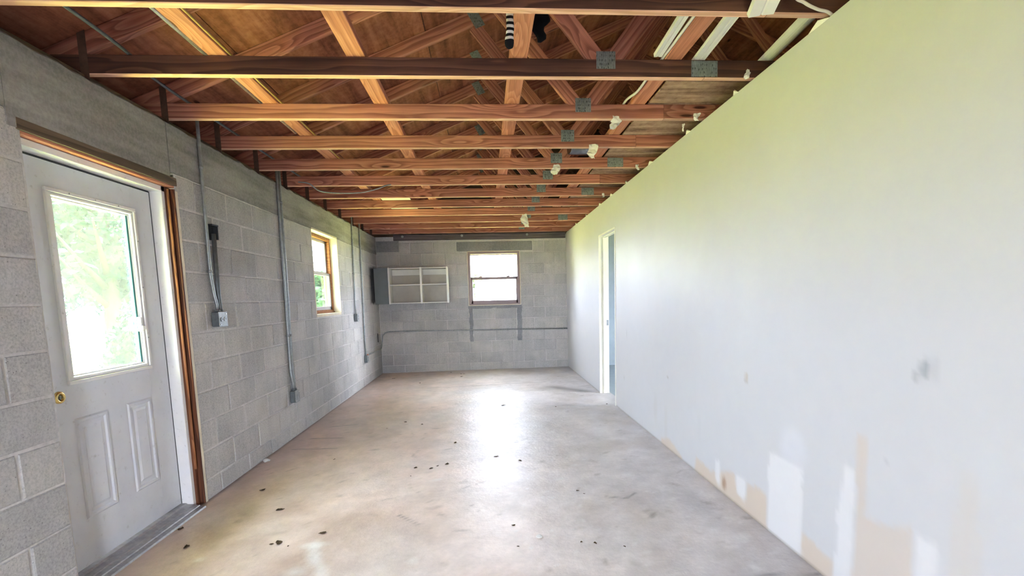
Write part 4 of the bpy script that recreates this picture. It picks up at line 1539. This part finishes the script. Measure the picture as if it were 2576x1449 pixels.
def conduit_run(parent, name, pts, r, mat, clips=(), wall='left'):
    c = MB().tube(pts, r, 10).build(name, mat, parent)
    for z in clips:
        # two-hole strap around the pipe
        P = [Vector(q) for q in pts]
        for a, b in zip(P[:-1], P[1:]):
            if min(a.z, b.z) <= z <= max(a.z, b.z) and abs(a.z - b.z) > 1e-4:
                t = (z - a.z) / (b.z - a.z)
                q = a.lerp(b, t)
                m = MB()
                m.tube([q + Vector((0, 0, -0.010)), q + Vector((0, 0, 0.010))], r * 1.28, 10)
                m.cbox(XL + 0.003, XL + 0.006, q.y - r * 2.6, q.y + r * 2.6, q.z - 0.009, q.z + 0.009, 0.001)
                m.build('clip', M['greybox'], c)
                break
    return c


def outlet_box(parent, yc, zc, w, h, d, kind):
    x0 = XL
    b = MB().cbox(x0 + 0.003, x0 + d, yc - w / 2, yc + w / 2, zc - h / 2, zc + h / 2, 0.005).build('box', M['emtdark'], parent)
    cv = MB().cbox(x0 + d, x0 + d + 0.006, yc - w / 2 - 0.003, yc + w / 2 + 0.003, zc - h / 2 - 0.003, zc + h / 2 + 0.003, 0.003).build('cover_plate', M['greybox'], parent)
    xf = x0 + d + 0.006
    m = MB()
    if kind == 'duplex':
        for s_ in (-1, 1):
            cy = yc + s_ * 0.021 if w > 0.09 else yc
            cz = zc + (0 if w > 0.09 else s_ * 0.02)
            rec = MB().tube([(xf - 0.001, cy, cz), (xf + 0.004, cy, cz)], 0.015, 14).build('receptacle', M['greybox'], cv)
            sl = MB()
            for q in (-0.005, 0.005):
                sl.box(xf + 0.0038, xf + 0.0046, cy + q - 0.0012, cy + q + 0.0012, cz - 0.004, cz + 0.005)
            sl.build('slot', M['black'], rec)
    else:
        MB().cbox(xf - 0.001, xf + 0.008, yc - 0.012, yc + 0.012, zc - 0.022, zc + 0.022, 0.003).build('switch_plate', M['greybox'], cv)
    for (a, c_) in ((-1, -1), (1, 1)):
        MB().tube([(xf - 0.001, yc + a * w * 0.36, zc + c_ * h * 0.36), (xf + 0.003, yc + a * w * 0.36, zc + c_ * h * 0.36)], 0.005, 8).build('screw', M['bright'], cv)
    return b


# 1: square box by the door, two pipes and a black bracket
C1 = thing('electrical_box', (XL, 3.585, 1.18), 'square grey outlet box beside the door, fed by two pipes and a black bracket', 'electrical box', 'outlet boxes on the block walls')
outlet_box(C1, 3.585, 1.232, 0.108, 0.104, 0.052, 'duplex')
conduit_run(C1, 'conduit', [(XL + 0.017, 3.562, 2.60), (XL + 0.017, 3.560, 2.48), (XL + 0.017, 3.546, 1.62), (XL + 0.018, 3.546, 1.53), (XL + 0.022, 3.556, 1.42), (XL + 0.028, 3.570, 1.34), (XL + 0.028, 3.571, 1.275)], 0.0115, M['emt'], (2.28, 1.57))
conduit_run(C1, 'conduit', [(XL + 0.022, 3.625, 1.84), (XL + 0.022, 3.615, 1.40), (XL + 0.027, 3.612, 1.33), (XL + 0.027, 3.612, 1.275)], 0.0155, M['emtdark'])
mb = MB().cbox(XL + 0.003, XL + 0.012, 3.582, 3.662, 1.795, 1.905, 0.003)
mb.cbox(XL + 0.006, XL + 0.042, 3.582, 3.662, 1.893, 1.905, 0.002)
mb.cbox(XL + 0.006, XL + 0.042, 3.645, 3.655, 1.80, 1.893, 0.002)
mb.build('bracket', M['black'], C1)
for y in (3.571, 3.612):
    MB().tube([(XL + 0.028, y, 1.284), (XL + 0.028, y, 1.302)], 0.019, 6).build('connector', M['emtdark'], C1)
# 2: low box with twin pipes
C2 = thing('electrical_box', (XL, 4.80, 0.36), 'grey outlet box low on the block wall under long twin pipes', 'electrical box', 'outlet boxes on the block walls')
outlet_box(C2, 4.795, 0.418, 0.105, 0.115, 0.052, 'switch')
conduit_run(C2, 'conduit', [(XL + 0.017, 4.808, 2.60), (XL + 0.017, 4.806, 2.45), (XL + 0.017, 4.772, 0.72), (XL + 0.018, 4.772, 0.66), (XL + 0.028, 4.780, 0.55), (XL + 0.028, 4.780, 0.47)], 0.0125, M['emt'], (2.3, 1.02))
conduit_run(C2, 'conduit', [(XL + 0.017, 4.868, 2.60), (XL + 0.017, 4.864, 2.45), (XL + 0.017, 4.822, 0.72), (XL + 0.018, 4.820, 0.66), (XL + 0.028, 4.818, 0.55), (XL + 0.028, 4.818, 0.47)], 0.0125, M['emt'], (2.3, 1.02))
for y in (4.780, 4.818):
    MB().tube([(XL + 0.028, y, 0.474), (XL + 0.028, y, 0.496)], 0.018, 6).build('connector', M['emtdark'], C2)
# 3
C3 = thing('electrical_box', (XL, 7.26, 1.04), 'small grey box at mid height on the block wall past the side window', 'electrical box', 'outlet boxes on the block walls')
outlet_box(C3, 7.24, 1.098, 0.075, 0.112, 0.048, 'duplex')
conduit_run(C3, 'conduit', [(XL + 0.016, 7.34, 2.60), (XL + 0.016, 7.335, 2.45), (XL + 0.016, 7.255, 1.30), (XL + 0.022, 7.245, 1.15)], 0.0115, M['emt'], (2.2, 1.75))
# 4
C4 = thing('electrical_box', (XL, 7.68, 0.37), 'small low grey box near the far corner with a pipe turning onto the end wall', 'electrical box', 'outlet boxes on the block walls')
outlet_box(C4, 7.67, 0.425, 0.075, 0.112, 0.048, 'duplex')
conduit_run(C4, 'conduit', [(XL + 0.016, 7.77, 2.60), (XL + 0.016, 7.765, 2.45), (XL + 0.016, 7.690, 0.70), (XL + 0.022, 7.68, 0.475)], 0.0115, M['emt'], (2.2, 1.3))
MB().tube([(XL + 0.024, 7.712, 0.475), (XL + 0.024, 7.79, 0.474)], 0.017, 8).build('connector', M['copper'], C4)
EP = thing('conduit', (-0.2, 8.886, 0.46), 'long thin steel pipe from the low corner box, bent across the end wall', 'conduit')
pth = [(XL + 0.024, 7.792, 0.475), (XL + 0.022, 8.3, 0.468), (XL + 0.022, 8.72, 0.462), (XL + 0.022, 8.80, 0.475), (XL + 0.022, 8.86, 0.53), (XL + 0.030, 8.876, 0.62), (XL + 0.045, 8.880, 0.70), (XL + 0.09, 8.882, 0.75), (XL + 0.16, 8.884, 0.768), (XL + 0.3, 8.886, 0.770), (0.0, 8.886, 0.752), (XR - 0.005, 8.886, 0.730)]
MB().tube(pth, 0.0115, 10).build('pipe', M['emt'], EP)
for x in (-1.45, -0.6, 0.4, 1.45):
    z = 0.770 - 0.040 * (x + 1.64) / 3.17
    MB().tube([(x - 0.012, 8.886, z), (x + 0.012, 8.886, z)], 0.0155, 8).build('clip', M['greybox'], EP)
MB().cbox(XL + 0.004, XL + 0.012, 8.63, 8.67, 0.60, 0.76, 0.003).build('bracket', M['black'], EP)

# ================================================================== wall cabinet on the end wall
CB = thing('wall_cabinet', (-1.2, YB, 1.28), 'open white two-bay wall cabinet hung on the far block wall', 'cabinet')
cy0, cy1 = 8.600, YB - 0.004
ca, cb_, cdv, cz0, cz1 = -1.692, -0.660, -1.128, 1.277, 1.904
MB().cbox(ca, ca + 0.018, cy0 + 0.018, cy1, cz0, cz1, 0.002).build('side_panel', M['cabinet'], CB)
MB().cbox(cb_ - 0.018, cb_, cy0 + 0.018, cy1, cz0, cz1, 0.002).build('side_panel', M['cabinet'], CB)
MB().cbox(cdv - 0.009, cdv + 0.009, cy0 + 0.018, cy1 - 0.012, cz0 + 0.016, cz1 - 0.016, 0.002).build('divider', M['cabinet'], CB)
MB().cbox(ca + 0.018, cb_ - 0.018, cy0 + 0.018, cy1 - 0.01, cz1 - 0.016, cz1 - 0.002, 0.002).build('top_panel', M['cabin'], CB)
MB().cbox(ca + 0.018, cb_ - 0.018, cy0 + 0.018, cy1 - 0.01, cz0 + 0.002, cz0 + 0.016, 0.002).build('bottom_panel', M['cabin'], CB)
MB().box(ca + 0.018, cb_ - 0.018, cy1 - 0.010, cy1 - 0.004, cz0 + 0.004, cz1 - 0.004).build('back_panel', M['cabin'], CB)
for a, b in ((ca + 0.019, cdv - 0.010), (cdv + 0.010, cb_ - 0.019)):
    MB().cbox(a, b, cy0 + 0.03, cy1 - 0.012, 1.598, 1.614, 0.002).build('shelf', M['cabinet'], CB)
    MB().cbox(a, b, cy1 - 0.024, cy1 - 0.011, 1.785, 1.886, 0.002).build('hanging_rail', M['cabinet'], CB)
mb = MB()
for x0, x1 in ((ca - 0.006, ca + 0.022), (cdv - 0.016, cdv + 0.018), (cb_ - 0.020, cb_ + 0.012)):
    mb.cbox(x0, x1, cy0, cy0 + 0.018, cz0 - 0.006, cz1 + 0.008, 0.003)
mb.cbox(ca + 0.022, cb_ - 0.02, cy0 + 0.001, cy0 + 0.017, cz1 - 0.016, cz1 - 0.001, 0.002)
mb.cbox(ca + 0.022, cb_ - 0.02, cy0 + 0.001, cy0 + 0.017, cz0 + 0.001, cz0 + 0.016, 0.002)
mb.build('face_frame', M['cabinet'], CB)
MB().cbox(XL + 0.004, ca - 0.006, cy0 + 0.01, cy0 + 0.026, cz0 + 0.0, cz1 - 0.002, 0.002).build('filler_panel', M['cabgrey'], CB)
MB().cbox(cdv + 0.018, cdv + 0.060, cy0 + 0.02, cy1 - 0.03, cz0 + 0.018, cz1 - 0.02, 0.002).build('divider', M['cabinet'], CB) if 0 else None

# ================================================================== sock, cloth, scraps, duct in the trusses
def lathe_bent(name, path, radii, mat, flat_=0.6, n=12, origin=None, seed=0):
    r = random.Random(seed)
    vs, fs = [], []
    for (p, rad) in zip(path, radii):
        for k in range(n):
            a = 2 * PI * k / n
            w = 1 + 0.10 * math.sin(3 * a + p[2] * 60) + r.uniform(-0.03, 0.03)
            vs.append((p[0] + rad * w * math.cos(a), p[1] + rad * w * flat_ * math.sin(a), p[2]))
    m = len(path)
    for i in range(m - 1):
        for k in range(n):
            fs.append((i * n + k, i * n + (k + 1) % n, (i + 1) * n + (k + 1) % n, (i + 1) * n + k))
    fs += [tuple(range(n))[::-1], tuple((m - 1) * n + k for k in range(n))]
    return MB().add(vs, fs, True).build(name, mat, None, origin)


sy = 2.285
zs = [2.452, 2.455, 2.462, 2.475, 2.49, 2.505, 2.52, 2.54, 2.56, 2.58, 2.60, 2.62, 2.636, 2.646]
px_ = [0.148, 0.148, 0.148, 0.149, 0.150, 0.150, 0.151, 0.152, 0.153, 0.153, 0.154, 0.156, 0.162, 0.176]
rd = [0.008, 0.014, 0.018, 0.0205, 0.020, 0.0185, 0.0175, 0.0175, 0.017, 0.016, 0.0165, 0.017, 0.0165, 0.015]
o = lathe_bent('sock', [(x, sy, z) for x, z in zip(px_, zs)], rd, M['stripes'], 0.55, 14, (0.15, sy, 2.452), 3)
tag(o, 'black and white striped sock hanging beside a brace board', 'sock')
o = lathe_bent('cloth', [(0.315 + 0.012 * math.sin(k * 1.3), 2.52 + 0.008 * k * 0.2, 2.60 + 0.0185 * k) for k in range(12)],
               [0.010, 0.022, 0.027, 0.030, 0.036, 0.045, 0.050, 0.048, 0.044, 0.038, 0.03, 0.012], M['sockblack'], 0.6, 14, None, 5)
tag(o, 'crumpled black sock draped behind a brace board near the striped sock', 'sock')


def scrap(name, x, y, z0, z1, w, seed, mat=None):
    r = random.Random(seed)
    m, n = 7, 4
    vs = []
    for i in range(m):
        t = i / (m - 1)
        z = z1 + (z0 - z1) * t
        ww = w * (0.55 + 0.5 * math.sin(PI * (0.2 + 0.8 * t))) * (0.7 + r.random() * 0.5)
        cx = x + w * 0.35 * math.sin(t * 4 + seed) * t
        for k in range(n):
            u = k / (n - 1) - 0.5
            vs.append((cx + ww * u, y - 0.008 - 0.02 * r.random(), z + r.uniform(-0.3, 0.3) * (z1 - z0) / m))
    k0 = len(vs)
    vs += [(a, b + 0.0015, c) for a, b, c in vs]
    fs = []
    for i in range(m - 1):
        for k in range(n - 1):
            a = i * n + k
            fs.append((a, a + n, a + n + 1, a + 1))
            fs.append((k0 + a, k0 + a + 1, k0 + a + n + 1, k0 + a + n))
    edge = [k for k in range(n)] + [i * n + n - 1 for i in range(1, m)] + [(m - 1) * n + k for k in range(n - 2, -1, -1)] + [i * n for i in range(m - 2, 0, -1)]
    for a, b in zip(edge, edge[1:] + edge[:1]):
        fs.append((a, b, k0 + b, k0 + a))
    return MB().add(vs, fs).build(name, mat or M['paper'])


G = 'torn paper scraps on the trusses'
tag(scrap('paper_scrap', 0.918, TY[2], 2.445, 2.530, 0.065, 1), 'torn white paper hanging below the third truss', 'paper', G)
tag(scrap('paper_scrap', 0.905, TY[3], 2.425, 2.535, 0.075, 2), 'torn white paper beside the foil duct on the fourth truss', 'paper', G)
tag(scrap('paper_scrap', 0.698, TY[4], 2.455, 2.545, 0.075, 8), 'torn cream paper by a nail plate on the fifth truss', 'paper', G)
tag(scrap('paper_scrap', 0.600, TY[8], 2.335, 2.515, 0.095, 4), 'cream paper rag hanging lowest, near the far wall', 'paper', G)
# flexible foil duct lying on a chord
pts, rr_ = [], []
for k in range(57):
    pts.append((0.805 + 0.0038 * k, TY[4] - 0.10 + 0.03 * math.sin(k / 57 * 2), TT + 0.052))
    rr_.append(0.056 if k % 2 else 0.048)
tag(MB().tube(pts, rr_, 16).build('flexible_duct', M['foil']), 'short ribbed foil duct lying up in the trusses', 'duct')
# small plastic bits on the chord ends at the partition
SHR = ['white shred on the second truss end, closest to the camera along the partition top', 'white cone-shaped shred on the third truss at the partition', 'thin white string bit hanging below the third truss by the partition', 'white shred at the partition end of the fifth truss', 'white shred at the partition end of the seventh truss']
for (x, i, z, w) in ((1.50, 1, 2.527, 0.03), (1.485, 2, 2.520, 0.04), (1.39, 2, 2.45, 0.012), (1.46, 4, 2.51, 0.03), (1.44, 6, 2.51, 0.03)):
    o = scrap('paper_scrap', x, TY[i], z - 0.02, z + 0.03, w, i * 7 + 1, M['trimwhite'])
    tag(o, SHR.pop(0), 'paper', 'white shreds at the partition top')

# ================================================================== litter on the floor
LEAF = [(-1.375, 3.074, 0.06), (-1.875, 2.882, 0.05), (-1.706, 2.65, 0.05), (-1.202, 2.632, 0.06), (-1.235, 2.62, 0.03), (-0.99, 2.715, 0.05), (-1.132, 2.587, 0.02), (-0.358, 3.786, 0.05), (-0.429, 3.749, 0.03),
        (-0.475, 3.701, 0.04), (-0.603, 3.733, 0.04), (-0.326, 4.351, 0.05), (-0.727, 5.078, 0.04), (-0.925, 5.206, 0.05), (0.178, 5.816, 0.07), (0.238, 3.772, 0.045), (0.043, 3.902, 0.05), (0.474, 2.433, 0.022),
        (0.547, 2.41, 0.03), (0.692, 2.357, 0.022), (0.588, 3.113, 0.03), (0.621, 3.056, 0.02), (0.12, 2.67, 0.03), (0.807, 5.625, 0.04), (1.443, 5.655, 0.05), (-1.618, 8.231, 0.07), (-0.67, 8.68, 0.05), (-0.477, 8.461, 0.05),
        (-0.424, 8.448, 0.04), (-0.453, 8.171, 0.07), (-1.097, 7.681, 0.06), (-1.331, 4.046, 0.03), (-1.646, 3.434, 0.05), (-0.612, 3.554, 0.02), (0.13, 2.427, 0.02), (-1.074, 4.968, 0.03)]


def leaf_mesh(seed):
    r = random.Random(seed)
    n = 7
    vs, fs = [], []
    for i in range(n):
        t = i / (n - 1)
        w = 0.32 * math.sin(PI * min(1, 0.08 + t * 0.95)) * r.uniform(0.7, 1.2)
        b = 0.10 * math.sin(t * 5 + seed)
        for s_ in (-1, 0, 1):
            vs.append((t - 0.5, s_ * w + b, 0.10 + 0.10 * abs(s_) * r.uniform(0.3, 1.2) + 0.12 * math.sin(t * PI * 2 + seed) * 0.5))
    mz = min(v[2] for v in vs)
    vs = [(a, b, c - mz + 0.02) for a, b, c in vs]
    k0 = len(vs)
    vs += [(a, b, c + 0.02) for a, b, c in vs]
    for i in range(n - 1):
        for k in range(2):
            a = i * 3 + k
            fs.append((a, a + 1, a + 4, a + 3)[::-1])
            fs.append((k0 + a, k0 + a + 1, k0 + a + 4, k0 + a + 3))
        fs.append((i * 3, i * 3 + 3, k0 + i * 3 + 3, k0 + i * 3))
        fs.append((i * 3 + 2, k0 + i * 3 + 2, k0 + i * 3 + 5, i * 3 + 5))
    me = bpy.data.meshes.new('dry_leaf')
    me.from_pydata(vs, [], fs)
    me.materials.append(M['leafdry'])
    me.update()
    return me


def zone(x, y):
    if y > 7.4:
        return 'before the end wall'
    if y > 4.8:
        return 'on the far half of the floor'
    if x < -0.85:
        return 'on the floor near the door'
    if x < 0.3:
        return 'in the middle of the floor' if y > 3.2 else 'in the near middle'
    return 'on the near floor by the partition'


NTH = ['leftmost', 'second from the left', 'third from the left', 'fourth from the left', 'fifth from the left', 'sixth from the left', 'seventh from the left', 'eighth from the left', 'ninth from the left', 'tenth from the left', 'eleventh from the left']


def leaf_label(i):
    x, y, s_ = LEAF[i]
    z = zone(x, y)
    same = sorted((k for k in range(len(LEAF)) if zone(*LEAF[k][:2]) == z), key=lambda k: LEAF[k][0] / LEAF[k][1])
    return 'dry leaf scrap %s, %s there' % (z, NTH[same.index(i)])


LM = [leaf_mesh(k) for k in range(5)]
for i, (x, y, s_) in enumerate(LEAF):
    o = bpy.data.objects.new('dry_leaf', LM[i % 5])
    COL.objects.link(o)
    o.location = (x, y, 0.001)
    o.scale = (s_ * 0.85, s_ * 0.85, s_ * 0.4)
    o.rotation_euler = (0, 0, rng.uniform(0, 6.28))
    tag(o, leaf_label(i), 'leaf', 'dry leaf scraps on the floor')
for (x, y, s_, lab) in ((-1.90, 4.07, 0.05, 'pale mortar crumb on the floor against the block wall by the door'), (0.255, 2.515, 0.035, 'pale star-shaped paper shred on the middle of the floor')):
    r = random.Random(int(s_ * 1000))
    bmx = bmesh.new()
    bmesh.ops.create_icosphere(bmx, subdivisions=2, radius=0.5)
    for v in bmx.verts:
        v.co *= 0.75 + 0.6 * r.random()
        v.co.z *= 0.5
    zmin = min(v.co.z for v in bmx.verts)
    for v in bmx.verts:
        v.co.z -= zmin
    me = bpy.data.meshes.new('crumb')
    bmx.to_mesh(me)
    bmx.free()
    me.materials.append(M['chip'])
    o = bpy.data.objects.new('mortar_crumb' if x < -1 else 'paper_scrap', me)
    COL.objects.link(o)
    o.scale = (s_, s_, s_ * (0.9 if x < -1 else 0.3))
    o.location = (x, y, 0.001)
    tag(o, lab, 'crumb' if x < -1 else 'paper')

# ================================================================== outside
o = MB().box(-60, XH - 1.9, -40, 60, -0.24, -0.14).build('ground', M['lawn'], kind='structure')
MB().box(XH - 1.9, 60, YB + 0.6, 60, -0.24, -0.139).build('lawn', M['lawn'], None, kind='structure')
MB().box(XH - 1.9, XH, -40, YB + 0.6, -0.24, -0.139).build('lawn_strip', M['lawn'], None, kind='structure')
MB().box(-60, -20, -40, 60, -0.2, -0.135).build('road', M['drive'], None, kind='structure')
MB().box(XH, 60, -40, YN - 0.2, -0.24, -0.08).build('driveway', M['roof'], None, kind='structure')
MB().box(6.6, 60, YN - 0.2, YB + 0.6, -0.24, -0.139).build('terrain', M['lawn'], None, kind='structure')


def leaf_cloud(seed, n, rx, ry, rz, cz, size):
    r = np.random.RandomState(seed)
    blobs = [(r.uniform(-0.6, 0.6) * rx, r.uniform(-0.6, 0.6) * ry, cz + r.uniform(-0.6, 0.65) * rz, r.uniform(0.28, 0.5)) for _ in range(14)]
    vs, fs = [], []
    for i in range(n):
        bx, by, bz, br = blobs[r.randint(len(blobs))]
        d = r.normal(size=3)
        d /= np.linalg.norm(d)
        rad = br * (0.55 + 0.5 * r.rand())
        p = np.array((bx + d[0] * rad * rx, by + d[1] * rad * ry, bz + d[2] * rad * rz))
        a = r.normal(size=3)
        a /= np.linalg.norm(a)
        b = np.cross(a, d + 0.01)
        b /= np.linalg.norm(b)
        s_ = size * r.uniform(0.6, 1.3)
        o_ = len(vs)
        vs += [tuple(p - a * s_), tuple(p + b * s_ * 0.45), tuple(p + a * s_), tuple(p - b * s_ * 0.45)]
        fs.append((o_, o_ + 1, o_ + 2, o_ + 3))
    return vs, fs


def tree(x, y, h, w, seed, label, n=5000, size=0.11, mat='tree'):
    T = thing('tree', (x, y, -0.14), label, 'tree')
    r = random.Random(seed)
    m = MB()
    m.tube([(x, y, -0.14), (x + 0.05, y, h * 0.25), (x - 0.03, y + 0.05, h * 0.5), (x + 0.05, y, h * 0.8)], [w * 0.07, w * 0.055, w * 0.04, w * 0.015], 8)
    for k in range(7):
        a = r.uniform(0, 6.28)
        z0 = h * r.uniform(0.25, 0.6)
        m.tube([(x, y, z0), (x + math.cos(a) * w * 0.22, y + math.sin(a) * w * 0.22, z0 + h * 0.1), (x + math.cos(a) * w * 0.42, y + math.sin(a) * w * 0.42, z0 + h * 0.22)], [w * 0.025, w * 0.015, w * 0.006], 6)
    m.build('trunk', M['bark'], T)
    vs, fs = leaf_cloud(seed, n, w * 0.62, w * 0.62, h * (0.40 if h > 2 else 0.5), h * (0.62 if h > 2 else 0.5), size)
    MB().add([(a + x, b + y, c) for a, b, c in vs], fs).build('crown', M[mat], T)
    return T


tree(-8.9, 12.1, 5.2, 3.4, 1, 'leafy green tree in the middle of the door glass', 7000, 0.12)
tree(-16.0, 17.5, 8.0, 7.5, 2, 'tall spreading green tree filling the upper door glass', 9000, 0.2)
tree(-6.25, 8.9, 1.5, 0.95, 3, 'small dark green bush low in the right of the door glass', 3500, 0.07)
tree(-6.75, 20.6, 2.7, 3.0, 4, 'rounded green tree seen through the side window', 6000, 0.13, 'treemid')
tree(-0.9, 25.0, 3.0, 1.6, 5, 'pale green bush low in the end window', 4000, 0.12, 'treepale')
AF = thing('swing_frame', (-7.6, 8.6, -0.14), 'pale A-shaped swing frame standing on the lawn behind the door glass', 'swing')
for dx, dy in ((-0.42, -0.3), (0.42, -0.3), (-0.42, 0.7), (0.42, 0.7)):
    MB().tube([(-7.6 + dx, 8.6 + dy, -0.14), (-7.6 + dx * 0.05, 8.6 + dy, 0.95)], 0.022, 8).build('leg', M['greybox'], AF)
MB().tube([(-7.6, 8.25, 0.955), (-7.6, 9.35, 0.955)], 0.024, 8).build('top_bar', M['greybox'], AF)
for dy in (-0.3, 0.7):
    MB().tube([(-7.6 - 0.26, 8.6 + dy, 0.28), (-7.6 + 0.26, 8.6 + dy, 0.28)], 0.015, 8).build('cross_bar', M['greybox'], AF)
